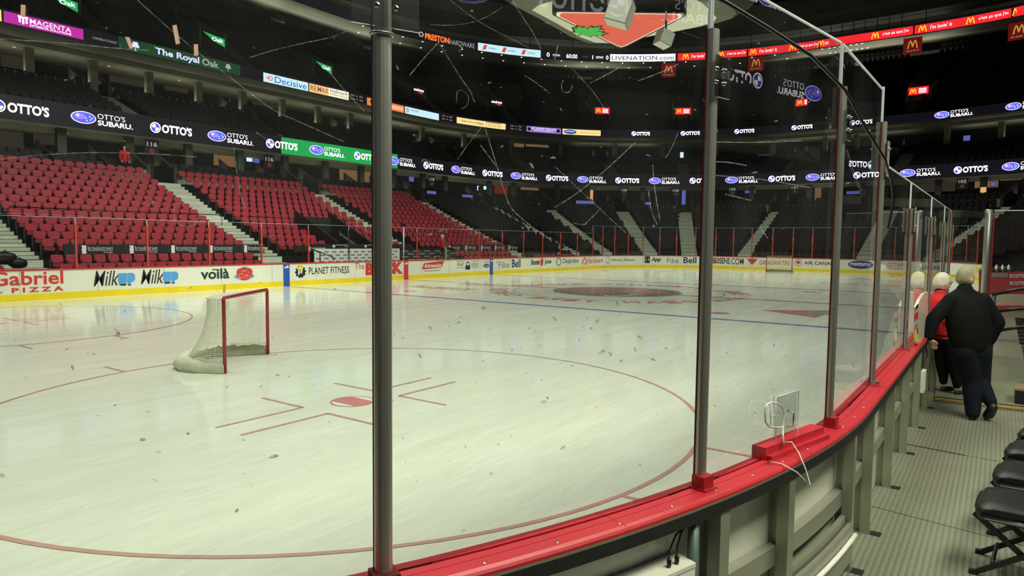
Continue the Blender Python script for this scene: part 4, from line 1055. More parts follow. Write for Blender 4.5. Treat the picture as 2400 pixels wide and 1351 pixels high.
for u0, v0, u1, v1, d, m, lab in ((577, 370, 592, 379, 56, E_TVW, 'small screen with a dealer message below the green stretch'), (592, 371, 608, 382, 56, E_TV, 'small blue screen left of the second section number'),
    (710, 376, 752, 384, 56, E_TV, 'wide blue screen below the green stretch'), (958, 410, 970, 426, 56, E_TV, 'small blue screen right of the tall near post'), (1133, 437, 1150, 445, 54, E_TVW, 'pale lit screen in the corner lounge'),
    (1118, 436, 1122, 447, 54, E_TVW, 'narrow pale screen in the corner lounge'), (1000, 448, 1022, 455, 45.2, E_TV, 'blue screen on the parapet right of the tall near post'), (1083, 457, 1108, 463, 45.2, E_TV, 'blue screen on the parapet below the corner lounge'),
    (1350, 471, 1392, 478, 45.2, E_TV, 'long blue screen on the end parapet'), (1512, 474, 1526, 480, 45.2, E_TV, 'small blue screen on the end parapet'), (1598, 444, 1607, 480, 54, E_TV, 'tall blue screen beside the second tall post'), (1650, 446, 1665, 457, 54, E_TV, 'square blue screen right of the second tall post'),
    (1746, 447, 1771, 453, 54, E_TV, 'thin blue screen above the far goal'), (1594, 357, 1602, 370, 80, E_TVW, 'pale blue screen in the upper end suites'), (1984, 448, 2030, 455, 54, E_TV, 'blue screen between the third and fourth tall posts'), (2258, 318, 2274, 330, 80, E_TV, 'violet screen in the upper right suites'),
    (1775, 363, 1808, 370, 72, E_TV, 'thin blue screen on the upper end parapet'), (2322, 427, 2334, 436, 52, E_TV, 'small blue screen in the warm right suite'), (2328, 373, 2360, 378, 60, E_DIM, 'pale strip lamp above the rightmost dealer message')):
    wallquad('television', lab, 'screen', u0, v0, u1, v1, d, m)
for u, v, s in ((356, 339, '116'), (631, 374, '116'), (1463, 446, '120'), (1584, 447, '120'), (1717, 444, '120'), (1863, 440, '101'), (2256, 426, '102'), (1012, 421, '118')):
    t, z = hit(u, v, 51.5); q = P(t, 51.5); k = tsc(t, 51.5)
    th = thing('section_sign', 'small black section sign numbered %s, %s' % (s, 'at the first stair head' if u == 356 else 'at the second stair head' if u == 631 else 'above the third stair head' if u == 1012 else 'left of the end stairs' if u == 1463 else 'right of the end stairs' if u == 1584 else 'above the far goal' if u == 1717 else 'beside the third tall post' if u == 1863 else 'at the far right'), 'section sign', (q[0], q[1], z-2.2))
    mb = MB(); m = rim(51.5, 0); rrect(mb, m, t-1.4/k, t+1.4/k, z-2.2, z+1); mb.build('sign_panel', M_RIBB, th)
    mb = MB(); m = rim(51.5, .08); text(mb, s, m, t-1.0/k, t+1.0/k, z-.4, z+.5, 0, .01); annul(mb, m, t, z-1.3, .45/k, .45, .5, 1, 10); mb.build('sign_lettering', [E_DIM, E_BRN], th)
# downlights under the upper soffits
n = 0
for t in [146+1.9*i for i in range(46)]:
    for d, z in ((101.2, 83.05), (109, 83.05)):
        q = P(t+(.8 if d > 105 else 0), d)
        if inview((q[0], q[1], z)) and n < 60:
            mb = MB(); mb.lathe([(.18, 0), (.3, -.02), (.3, -.1), (.16, -.1)], (q[0], q[1], z), 8)
            tag(mb.build('downlight', E_SPOT), 'small round downlight in the soffit under the topmost fascia', 'light', 'downlights in the top soffit'); n += 1
for t in [30, 38, 56, 64, 72, 92, 100, 126, 134]:
    q = P(t, 76); mb = MB(); mb.lathe([(.15, 0), (.3, -.02), (.3, -.1), (.15, -.1)], (q[0], q[1], 45.2), 8)
    tag(mb.build('downlight', E_WARM2), 'small warm downlight in the ceiling of the upper far side suites', 'light', 'downlights in the upper suites')

# ================================================================== LOUNGE BANNERS, BENCH BACKDROPS, TUNNEL
def lounge(t0, t1, us, lab, z0=4.75, z1=6.2):
    q = P((t0+t1)/2, 9.9); th = thing('lounge_banner', lab, 'banner', (q[0], q[1], z0))
    mb = MB(); m = rim(9.9, 0); rrect(mb, m, t0, t1, z0, z1); rrect(mb, rim(10.2, 0), t0, t1, z0, z1+.0); mb.ring(9.9, z1, 10.2, z1, [t0, t1]); mb.build('banner_panel', M_BLK, th)
    mb = MB(); m = rim(9.9, .06); m2 = rim(9.9, .1)
    for t in us:
        rrect(mb, m, t, t+.95, z0+.2, z1-.15, 0); mb.poly([(t, z0+.2), (t+.36, z0+.2), (t+.45, z0+.5), (t+.33, z0+.72), (t+.45, z0+.95), (t+.36, z1-.15), (t, z1-.15)], m2, 1)
        text(mb, 'brookstreet', m, t+1.15, t+4.25, z0+.72, z1-.25, 0, 0, 0, 1.15); rrect(mb, m, t+1.15, t+4.2, z0+.58, z0+.63, 0); text(mb, 'lounge', m, t+3.1, t+4.2, z0+.24, z0+.48, 0)
    mb.build('banner_lettering', [M_WPRT, M_BLK], th)
TL = lambda u: hit(u, 582, 9.9)[0]
lounge(TL(150), 49.6, [TL(183), TL(296), TL(394), TL(484), TL(566)], 'long black lounge banner across the front of the first red section')
lounge(TL(690), TL(738), [TL(716)], 'short black lounge banner left of the tunnel', 4.9, 6.0)
lounge(TL(738), 84, [TL(775), TL(850)], 'black lounge banner above the bench backdrops', 5.5, 6.3)
lounge(97, 119, [hit(1048, 582, 9.9)[0], hit(1087, 582, 9.9)[0], hit(1124, 582, 9.9)[0], hit(1157, 582, 9.9)[0], hit(1189, 582, 9.9)[0]], 'far black lounge banner across the front of the fourth red section')
def backdrop(t0, t1, z0, z1, mb_, mt_, word, lab, step):
    q = P((t0+t1)/2, 9.6); th = thing('bench_backdrop', lab, 'backdrop', (q[0], q[1], z0))
    mb = MB(); rrect(mb, rim(9.6, 0), t0, t1, z0, z1); rrect(mb, rim(9.8, 0), t0, t1, z0, z1); mb.ring(9.6, z1, 9.8, z1, [t0, t1]); mb.build('backdrop_panel', mb_, th)
    mb = MB(); r = 0; z = z0+.3
    while z < z1-.2:
        t = t0+.4+(r % 2)*step/2
        while t < t1-1.2: text(mb, word, rim(9.6, .05), t, t+step*.55, z, z+.22, 0, .03); t += step
        z += .58; r += 1
    mb.build('backdrop_lettering', mt_, th)
backdrop(59.3, 80.0, 2.2, 5.45, M_WPRT, M_TEXTB, 'RAZE', 'white bench backdrop with rows of small dark words', 1.7)
backdrop(80.3, 96.5, 2.2, 5.6, M_BLKM, M_WPRT, 'MARCEL', 'black bench backdrop with rows of small white words', 3.2)
for i, (t, lab) in enumerate(((64.6, 'left'), (72.6, 'right'))):
    mb = MB(); lo = [[(*P(x, 9.9), 2), (*P(x, 22), 8), (*P(x, 22), 12.4), (*P(x, 9.9), 6.6)] for x in (t-.2, t+.2)]
    mb.hexa(lo[0], lo[1])
    th = thing('tunnel_wall', 'black sloping wall on the %s of the players tunnel' % lab, 'wall', (*P(t, 15), 2))
    mb.build('wall_panel', M_BLKM, th)
    mb = MB(); mb.tube([(*P(t, 22), 12.5), (*P(t, 9.9), 6.7)], .12, 6); mb.build('wall_cap', M_BLK, th)
    if i:
        mb = MB(); x0 = P(t, 0)[0]-.24
        m = lambda a, b: (x0, 42.5+18.5-a, 8.0+b-(a)*.48)
        text(mb, 'brookstreet', m, 0, 6, 0, .9, 0, .0); mb.build('wall_lettering', M_WPRT, th)
mb = MB(); q = P(68.6, 21); mb.add([(*P(64.8, 21), 6.5), (*P(72.4, 21), 6.5), (*P(72.4, 21), 11.4), (*P(64.8, 21), 11.4)], [(0, 1, 2, 3)])
tag(mb.build('tunnel_mouth', M_ROOF), 'dark mouth of the players tunnel between two sloping walls', 'opening')
# black safety rails in the red sections
for i, (ua, va, ub, vb, d) in enumerate(((21, 481, 520, 507, 24.1), (580, 505, 866, 521, 24.1))):
    (ta, za), (tb, zb) = hit(ua, va, d), hit(ub, vb, d); z = (za+zb)/2
    th = thing('safety_rail', 'thin black safety rail across the middle of the %s red section' % ordw(i+1), 'railing', (*P((ta+tb)/2, d), z-2))
    mb = MB(); mb.tube([(*P(ta, d), z), (*P(tb, d), z)], .09, 6); mb.build('rail_bar', M_BLKM, th)
    for t in (ta, (2*ta+tb)/3, (ta+2*tb)/3, tb):
        mb = MB(); mb.tube([(*P(t, d), z-2.2), (*P(t, d), z)], .06, 6); mb.build('rail_post', M_BLKM, th)
for i, (u, v, rr_) in enumerate(((12, 606, .9), (42, 618, .75))):
    a = onY(u, v, 45.2); mb = MB(); mb.ell((a.x, a.y, a.z), (rr_*1.3, 0, 0), (0, .6, 0), (0, 0, rr_*.8), 14, 10, 0, lambda x, y, z: 1+.08*sin(6*x)*cos(5*z)); mb.tube([(a.x-.5, a.y, a.z+.5*rr_), (a.x, a.y, a.z+1.05*rr_), (a.x+.5, a.y, a.z+.5*rr_)], .06, 6)
    tag(mb.build('equipment_bag', M_BLKM), ['dark bag at the far left edge above the boards', 'dark rounded bag beside the far left stairs'][i], 'bag')
# black step rail and bench-side bits seen through the far glass
th = thing('bench_handrail', 'black handrail sloping down beside the white bench backdrop', 'railing', (*P(57, 4), 3.4))
mb = MB(); a0 = onY(736, 586, 48.5); a1 = onY(782, 604, 46.5); a2 = onY(782, 612, 46.5); mb.tube([a0, a1, a2], .1, 6); mb.build('rail_bar', M_BLKM, th)
mb = MB(); a0 = onY(750, 592, 48); mb.tube([a0, (a0.x, a0.y, 2.4)], .09, 6); mb.build('rail_post', M_BLKM, th)
th = thing('bench_camera_pole', 'pale pole with a dark camera head standing behind the bench', 'camera pole', (*P(79, 6), .3))
mb = MB(); a = onY(946, 530, 48.5); mb.tube([(a.x, a.y, .3), a], .12, 6); mb.build('pole', M_WPRT, th); mb = MB(); mb.ell((a.x, a.y, a.z+.4), (.5, 0, 0), (0, .5, 0), (0, 0, .55)); mb.build('camera_head', M_BLKM, th)
for i, u in enumerate((1008, 1018, 1030, 1036)):
    a = onY(u, 606 if i < 2 else 600, 46.5); mb = MB(); mb.lathe([(.35 if i == 1 else .14, 0), (.35 if i == 1 else .16, .7), (.08, .85), (.06, 1.0)], (a.x, a.y, 3.0), 8)
    tag(mb.build('water_bottle' if i != 1 else 'red_bucket', M_REDCAP), ['red bottle on the bench wall by the black backdrop', 'red tub on the bench wall with a pale lid', 'red bottle left of the person in red', 'red bottle nearest the person in red'][i], 'bottle' if i != 1 else 'bucket')

# ================================================================== CENTRE SCOREBOARD
M_CREAM = mat('scoreboard_cream', srgb(222, 226, 196), .6, noise_=(.6, .05), emit=srgb(222, 226, 196), es=.22)  # slight emission stands in for light bounced up from the ice
M_OLIVE = mat('scoreboard_rim', srgb(120, 124, 108), .6, noise_=(.8, .12))
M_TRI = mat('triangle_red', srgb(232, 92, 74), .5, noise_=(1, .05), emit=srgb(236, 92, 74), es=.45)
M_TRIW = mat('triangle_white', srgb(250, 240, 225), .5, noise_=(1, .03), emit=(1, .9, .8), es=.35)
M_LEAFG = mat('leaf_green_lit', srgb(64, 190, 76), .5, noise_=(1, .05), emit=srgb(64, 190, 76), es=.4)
SB = thing('centre_scoreboard', 'hanging centre scoreboard seen from below with a big red triangle and green leaf', 'scoreboard', (0, 0, 38))
def q38(u, v, z=38): X = onZ(u, v, z); return (X.x, X.y)
disc = [q38(*p) for p in ((1247, 24), (1262, 12), (1330, -8), (1480, -22), (1610, -12), (1650, 10), (1680, 42), (1672, 52), (1640, 62), (1560, 78), (1440, 101), (1395, 100), (1362, 88), (1300, 52))]
cx = sum(p[0] for p in disc)/len(disc); cy = sum(p[1] for p in disc)/len(disc)
mb = MB(); mb.poly(disc, lambda a, b: (a, b, 38)); mb.build('underside_disc', M_CREAM, SB)
def grow(pts, k, z, dz=0): return [(cx+(a-cx)*k, cy+(b-cy)*k, z) for a, b in pts]
r0, r1, r2, r3 = grow(disc, 1.0, 38.02), grow(disc, 1.22, 38.6), grow(disc, 1.42, 40.0), grow(disc, 1.42, 52)
mb = MB(); n = len(disc)
for A, B in ((r0, r1),): mb.add(A+B, [(i, (i+1) % n, n+(i+1) % n, n+i) for i in range(n)])
mb.build('sloping_rim', M_OLIVE, SB)
mb = MB(); mb.add(r1+r2, [(i, (i+1) % n, n+(i+1) % n, n+i) for i in range(n)]); mb.build('lower_truss_ring', M_CONCD, SB)
mb = MB(); mb.add(r2+r3, [(i, (i+1) % n, n+(i+1) % n, n+i) for i in range(n)]+[tuple(range(n, 2*n))]); mb.build('screen_body', M_BLKM, SB)
tri = [(1305, 32), (1310, 29), (1592, 33), (1598, 37), (1594, 42), (1468, 107), (1456, 111), (1446, 108), (1306, 38)]
def ins(pts, k):
    p = [q38(*q, 36.15) for q in pts]; a = sum(q[0] for q in p)/len(p); b = sum(q[1] for q in p)/len(p); return [(a+(x-a)*k, b+(y-b)*k) for x, y in p]
mb = MB(); mb.hexa([(a, b, 36.2) for a, b in ins(tri, 1.07)], [(a, b, 37.99) for a, b in ins(tri, 1.07)]); mb.build('triangle_box', M_BLKM, SB)
mb = MB(); mb.poly(ins(tri, 1.01), lambda a, b: (a, b, 36.17)); mb.build('triangle_border', M_TRIW, SB)
mb = MB(); mb.poly(ins(tri, .955), lambda a, b: (a, b, 36.14)); mb.build('triangle_face', M_TRI, SB)
lc = q38(1378, 76, 36)
for k, z, m, nm in ((1.12, 36.10, M_BLKM, 'leaf_outline'), (.95, 36.06, M_LEAFG, 'leaf_face')):
    mb = MB(); g = rad(160); mb.poly([(lc[0]+k*3.3*(x*cos(g)-y*sin(g)), lc[1]+k*2.9*(x*sin(g)+y*cos(g))) for x, y in LEAF], lambda a, b: (a, b, z)); mb.build(nm, m, SB)
M_SPK = mat('speaker_white', srgb(206, 210, 190), .6, noise_=(3, .05), emit=srgb(206, 210, 190), es=.16)  # slight emission put in to lighten the pale speaker faces
M_SPKB = mat('speaker_side', srgb(150, 152, 136), .6, noise_=(3, .08))
for i, (u, v, s, an, lab) in enumerate(((1453, 30, 1.35, 20, 'pale cube loudspeaker hanging in front of the red triangle'), (1556, 91, .85, 55, 'pale cube loudspeaker hanging right of the red triangle'))):
    c = onD(u, v, 80 if i == 0 else 84)
    th = thing('hanging_speaker', lab, 'speaker', (c.x, c.y, c.z-s))
    g = rad(an); ax = Vector((cos(g), sin(g), 0)); ay = Vector((-sin(g), cos(g), .35)).normalized(); az = ax.cross(ay)
    mb = MB(); mb.obox(c, ax*s, ay*s, az*s); mb.build('cabinet', M_SPKB, th)
    mb = MB(); mb.obox(c-ay*s, ax*s*.94, ay*.05, az*s*.94); mb.obox(c-ax*s, ax*.05, ay*s*.94, az*s*.94); mb.obox(c-az*s, ax*s*.94, ay*s*.94, az*.05); mb.build('grille', M_SPK, th)
    mb = MB(); mb.tube([c+az*s, (c.x, c.y, 46)], .12, 6); mb.build('hanger', M_BLKM, th)

# ================================================================== GOALS
M_NET = mat('net_string', srgb(226, 228, 206), .8, noise_=(20, .06)); M_SKIRT = mat('net_skirt', srgb(206, 210, 186), .8, noise_=(6, .12), bump=(20, .4)); M_PIPE = mat('goal_pipe_red', srgb(148, 24, 36), .3, noise_=(4, .1))
def goal(label, O, ex, fine):
    ex = Vector((*ex, 0)).normalized(); ey = Vector((-ex.y, ex.x, 0)); O = Vector(O)
    W = lambda x, y, z: O+ex*x+ey*y+Vector((0, 0, z))
    th = thing('goal_net', label, 'hockey goal', tuple(O))
    r = .1
    for sx, nm in ((-1, 'left'), (1, 'right')):
        mb = MB(); mb.tube([W(3.1*sx, 0, 0), W(3.1*sx, 0, 3.9), W(3.08*sx, 0, 3.98)], r, 10); mb.build('goal_post', M_PIPE, th)
    mb = MB(); mb.tube([W(-3.12, 0, 3.9), W(-3.02, 0, 4.02), W(3.02, 0, 4.02), W(3.12, 0, 3.9)], r, 10); mb.build('crossbar', M_PIPE, th)
    def bot(s):   # s in 0..1 round the base
        a = pi*s; x = -3.1*cos(a); y = 3.6*(sin(a)**.55) if 0 < s < 1 else 0
        return x*1.0 if abs(x) > 2 else x, y
    def top(s):
        a = pi*s; x = -3.05*cos(a); y = 1.55*(sin(a)**.5) if 0 < s < 1 else 0
        return x, y
    nu, nv = (64, 34) if fine else (26, 12)
    G = []
    for j in range(nv+1):
        q = j/nv; z = 3.95*q; row = []
        for i in range(nu+1):
            s = i/nu; bx, by = bot(s); tx, ty = top(s); k = (1-q)**1.9
            x = tx+(bx-tx)*k; y = ty+(by-ty)*k
            row.append(W(x, y-.12*sin(pi*q)*sin(pi*s), z))
        G.append(row)
    sr = .0135 if fine else .022
    mb = MB()
    for row in G[3:]: mb.tube(row, sr, 3, 0, False, False)
    for i in range(nu+1): mb.tube([G[j][i] for j in range(2, nv+1)], sr, 3, 0, False, False)
    mb.build('back_netting', M_NET, th)
    mb = MB(); nt_ = 12 if fine else 5
    for k in range(nt_+1):
        q = k/nt_; mb.tube([W(top(i/20)[0], top(i/20)[1]*q, 4.0-.05*q) for i in range(21)], sr, 3, 0, False, False)
    for i in range(0, 25):
        x = -3+6*i/24; s = math.acos(max(-1, min(1, -x/3.05)))/pi; mb.tube([W(x, 0, 4.0), W(x, top(s)[1], 3.95)], sr, 3, 0, False, False)
    mb.build('top_netting', M_NET, th)
    mb = MB(); mb.tube([W(*top(i/24), 3.95) for i in range(25)], .06, 6); mb.build('top_frame', M_NET, th)
    mb = MB(); vs = []; nn = 48
    for i in range(nn+1):
        s = i/nn; bx, by = bot(s); w = .05*sin(i*2.3)+.04*sin(i*5.1)
        for dz, dk in ((0, 1.02), (.25, 1.05+w*.3), (.5, 1.02+w*.2), (.72+w, .93), (.6+w, .86)): vs.append(W(bx*dk, by*dk, dz))
    mb.add(vs, [(i*5+k, (i+1)*5+k, (i+1)*5+k+1, i*5+k+1) for i in range(nn) for k in range(4)], 0, True); mb.build('skirt_pad', M_SKIRT, th)
    mb = MB(); mb.tube([W(bot(i/32)[0]*1.03, bot(i/32)[1]*1.03, .05) for i in range(33)], .035, 6); mb.build('base_frame', M_SKIRT, th)
    if fine:
        p = W(0.9, 1.7, 3.95); mb = MB(); mb.obox(p+Vector((0, 0, .25)), ex*.22+ey*.05, ey*.03, Vector((.05, .05, .25))); mb.build('yellow_tag', M_YEL, th)
    return th
goal('white hockey net with red posts standing on the near ice', (-66.38, -10.05, .03), (5.28, 3.69), True)
goal('small far hockey net in front of the end boards with the red leaf advert', (89, 0, .03), (0, -1), False)

# ================================================================== NEAR BOARDS
T0N, T1N = 371.7, 436
NB = thing('near_boards', 'near corner boards with red dasher cap and open aluminium frame', 'hockey boards', (*P(412, 0), .2))
ts = tstep(T0N, T1N, 0, .8)
prof = [(-.22, 3.34), (-.22, 3.44), (-.18, 3.49), (-.03, 3.50), (-.03, 3.43), (.02, 3.43), (.02, 3.50), (.155, 3.50), (.155, 3.485), (.165, 3.485), (.165, 3.50), (.36, 3.50), (.42, 3.485), (.445, 3.455), (.45, 3.42)]
mb = MB()
for (a, za), (b, zb) in zip(prof, prof[1:]): mb.ring(a, za, b, zb, ts, 1 if (a, b) in ((-.03, -.03), (-.03, .02), (.155, .155)) else 0)
o = mb.build('dasher_cap', [M_REDCAP, M_REDDK], NB); o['label'] = 'red dasher cap'
mb = MB(); mb.ring(.45, 3.42, .43, 3.37, ts); mb.ring(.43, 3.37, .2, 3.37, ts); mb.build('cap_edge', M_ALUF, NB)
mb = MB(); mb.ring(.43, 3.375, .435, 3.19, ts); mb.ring(.435, 3.19, .3, 3.19, ts); mb.build('rubber_band', M_BLK, NB)
mb = MB(); mb.ring(.02, .05, .02, 3.4, ts); mb.build('facing_back', M_WHITEB, NB)
mb = MB(); mb.ring(-.02, 0, -.02, 3.36, ts); mb.build('facing_panel', M_WHITEB, NB)
def tth(th): return 317+2*A4+(-90-th)/90*A4
def tx(x): return 173+2*A4+72-x
UPR = [tth(-115.0), tth(-104.5), tth(-100.1), tth(-92.6), tx(-70.9), tx(-67.0), tx(-63.0), tx(-59.0), tx(-55), tx(-51), tx(-46.5), tx(-42)]
for i, t in enumerate(UPR):
    mb = MB(); s = tsc(t, .2)
    def slab(ta, tb, d0, d1, z0, z1):
        lo = [(*P(ta, d0), z0), (*P(tb, d0), z0), (*P(tb, d1), z0), (*P(ta, d1), z0)]; mb.hexa(lo, [(p[0], p[1], z1) for p in lo])
    slab(t-.02, t+.02, .03, .40, .2, 3.36); slab(t-.02, t+.16, .37, .41, .2, 3.36); slab(t+.14, t+.17, .2, .41, .2, 3.36)
    slab(t-.09, t-.02, .35, .40, .2, 3.36)
    mb.build('frame_upright', M_ALUF, NB)
    mb = MB(); c = P(t, .26); nx, ny = N(t); tv = Vector((ny, -nx, 0))
    for z in (1.25, 1.6, 2.95): mb.ell((c[0]-tv.x*.03*-1, c[1]-tv.y*.03*-1, z), tv*.03, Vector((nx, ny, 0))*.045, (0, 0, .045), 8, 6)
    for z in (1.25, 1.6, 2.95): mb.ell((c[0]-tv.x*.035, c[1]-tv.y*.035, z), tv*.03, Vector((nx, ny, 0))*.045, (0, 0, .045), 8, 6)
    mb.build('frame_bolt', M_STEEL, NB)
for a, b, z0, z1, d0, d1 in [(UPR[i+1], UPR[i], 1.6, 1.95, .05, .2) for i in range(len(UPR)-1)]+[(UPR[3], UPR[2], 1.2, 1.42, .2, .30), (UPR[3], UPR[2], .45, 1.28, .34, .43)]:
    mb = MB(); tt = tstep(a+.05, b-.05, 0, .6); mb.ring(d1, z0, d1, z1, tt); mb.ring(d0, z1, d1, z1, tt); mb.ring(d0, z0, d1, z0, tt); mb.build('frame_rail', M_ALUF, NB)
mb = MB(); mb.tube([(*P(t, .48), 1.02) for t in tstep(UPR[3]+.1, UPR[2]-.1, 0, .5)], .05, 8); o = mb.build('white_pipe', M_WPRT, NB); o['label'] = 'white plastic pipe'
mb = MB(); t = tth(-105.9); mb.tube([(*P(t, .3), .2), (*P(t, .3), 3.25)], .085, 12); o = mb.build('conduit', mat('galvanised_blue', srgb(120, 140, 136), .4, .6, noise_=(3, .1)), NB); o['label'] = 'bluish vertical conduit'
mb = MB()
for t in tstep(T0N+.6, T1N, 0, 1.05): mb.lathe([(.0, .012), (.022, .008), (.03, 0)][::-1], (*P(t, .30), 3.5), 8)
mb.build('cap_screw', M_STEEL, NB)
mb = MB()
for t in (tth(-98.8), tth(-109), tx(-66.0), tx(-58.6), tx(-71.2)):
    for (a, za), (b, zb) in zip(prof, prof[1:]): mb.ring(a, za+.003, b, zb+.003, [t-.006, t+.006])
mb.build('cap_joint', M_REDDK, NB)
# white padded shield standing on the cap where the glass line nears the gap
SP = [onY(u, v, -42.72) for u, v in ((2141, 806), (2168, 798), (2168, 684), (2158, 689), (2149, 702), (2142, 720))]
th = thing('end_shield', 'white padded shield with coloured print standing on the red cap beside the woman', 'shield', tuple(SP[0]))
mb = MB(); mb.hexa([(p.x, p.y, p.z) for p in SP], [(p.x, p.y-.10, p.z) for p in SP]); mb.build('shield_panel', M_WHITEB, th)
mb = MB(); m = lambda u, v: (lambda p: (p.x, p.y, p.z))(onY(u, v, -42.84))
for pts, mi in (([(2143, 752), (2152, 747), (2152, 730), (2143, 737)], 0), ([(2144, 803), (2152, 800), (2151, 778), (2147, 772), (2144, 784)], 1), ([(2145, 770), (2151, 766), (2151, 757), (2145, 761)], 2), ([(2146, 727), (2152, 722), (2152, 712), (2147, 717)], 3), ([(2149, 785), (2152, 780), (2152, 768), (2150, 768)], 0)):
    mb.poly(pts, m, mi)
mb.build('shield_print', [M_STRR, M_PYEL, M_GREY, M_TEXTB], th)

# ------------------------------------------------------------------ near glass posts and panes
POSTS = [('p0', tth(-126.1), 10.35, 11.2), ('p1', tth(-115.6), 11.2, 11.2), ('p2', tth(-105.0), 10.35, 11.2), ('p3', tth(-94.6), 10.35, 11.2), ('p4', tx(-69.15), 10.4, 11.3), ('p5', tx(-61.6), 8.5, 9.4), ('p6', tx(-52.85), 8.5, 9.4), ('p7', tx(-44.1), 8.5, 9.4), ('p8', tx(-38.8), 9.3, 9.4)]
PLAB = ['metal glass post left of the camera, outside the left edge', 'thick metal glass post nearest the camera, left of centre', 'second tall metal glass post, right of centre with a red base', 'third tall metal glass post, left of the red block', 'fourth tall metal glass post where the curve straightens', 'short metal glass post left of the two people', 'short metal glass post second beyond the curve', 'short metal glass post third beyond the curve', 'end glass post beside the gate opening']
PP = {}
for i, (nm, t, zm, zg) in enumerate(POSTS):
    c = P(t, .07); nx, ny = N(t); n_ = Vector((nx, ny, 0)); tv = Vector((-ny, nx, 0)); PP[nm] = Vector((*P(t, .02), 0))
    th = thing('glass_post', PLAB[i], 'post', (c[0], c[1], 3.5))
    w = .098
    pr = [(-1, -.3), (-1, .3), (-.8, .72), (-.4, .95), (0, 1), (.4, .95), (.8, .72), (1, .3), (1, -.3)]
    mb = MB(); lo = [Vector((*c, 3.46))+tv*(a*w)+n_*(b*w*.8) for a, b in pr]; hi = [p+Vector((0, 0, zm-3.46)) for p in lo]
    k = len(lo); mb.add(lo+hi, [(j, (j+1) % k, k+(j+1) % k, k+j) for j in range(k)]+[tuple(range(k, 2*k))]); mb.build('post_profile', M_ALUD, th)
    mb = MB(); mb.obox(Vector((*c, (3.5+zm)/2))-n_*.04, tv*.102, n_*.014, (0, 0, (zm-3.5)/2)); o = mb.build('gasket_strip', M_GASK, th); o['label'] = 'dark red gasket'
    if zg > zm:
        for sg in (-1, 1):
            mb = MB(); mb.obox(Vector((*c, (zg+zm)/2))-n_*.05+tv*.03*sg, tv*.006, n_*.025, (0, 0, (zg-zm)/2)); mb.build('glass_joint', M_EDGE, th)
    if nm in ('p2', 'p3'):
        mb = MB(); mb.obox(Vector((*c, 3.61))+n_*.05, tv*.125, n_*.11, (0, 0, .10)); mb.obox(Vector((*c, 3.515))+n_*.06, tv*.15, n_*.15, (0, 0, .016)); o = mb.build('base_bracket', M_REDDK, th); o['label'] = 'red base bracket'
    else:
        mb = MB(); mb.obox(Vector((*c, 3.54))+n_*.03, tv*.14, n_*.15, (0, 0, .05)); mb.build('base_bracket', M_STEEL if nm != 'p1' else M_GASK, th)
    zs = {'p1': (9.42, 10.5, .36, .36), 'p2': (9.36, 9.95, .12, .27), 'p3': (9.3, 9.95, .1, .24), 'p0': (9.42, 10.4, .3, .3), 'p4': (9.0, 9.9, .12, .2)}.get(nm, (7.7, 8.55, .2, .2))
    mb = MB(); z0, z1, wl, wr = zs
    mb.obox(Vector((*c, (z0+z1)/2))+n_*.125+tv*((wr-wl)/2), tv*((wl+wr)/2), n_*.012, (0, 0, (z1-z0)/2)); o = mb.build('clamp_plate', M_ACRYL if i < 4 else M_ALUF, th); o['label'] = 'clear acrylic clamp plate' if i < 4 else 'metal clamp plate'
    for z in (z0+.2, z1-.2):
        for sg in (-1, 1): mb = MB(); mb.ell(Vector((*c, z))+n_*.15+tv*(.1*sg), tv*.032, n_*.035, (0, 0, .032), 8, 6); mb.build('clamp_bolt', M_STEEL, th)
    if nm == 'p1':
        mb = MB(); mb.tube([Vector((*c, 9.38))+tv*(a*w*1.12)+n_*(b*w*.9) for a, b in pr], .02, 6); mb.build('joint_ring', M_ALU, th)
names = [p[0] for p in POSTS]
GLAB = ['large scratched glass pane left of the nearest post', 'large scuffed glass pane between the nearest and second posts', 'glass pane with the photo port between the second and third posts', 'narrow glass pane between the third and fourth posts', 'lower glass pane just beyond the fourth post', 'lower glass pane left of the woman in red', 'lower glass pane behind the woman in red', 'last glass pane before the gate opening']
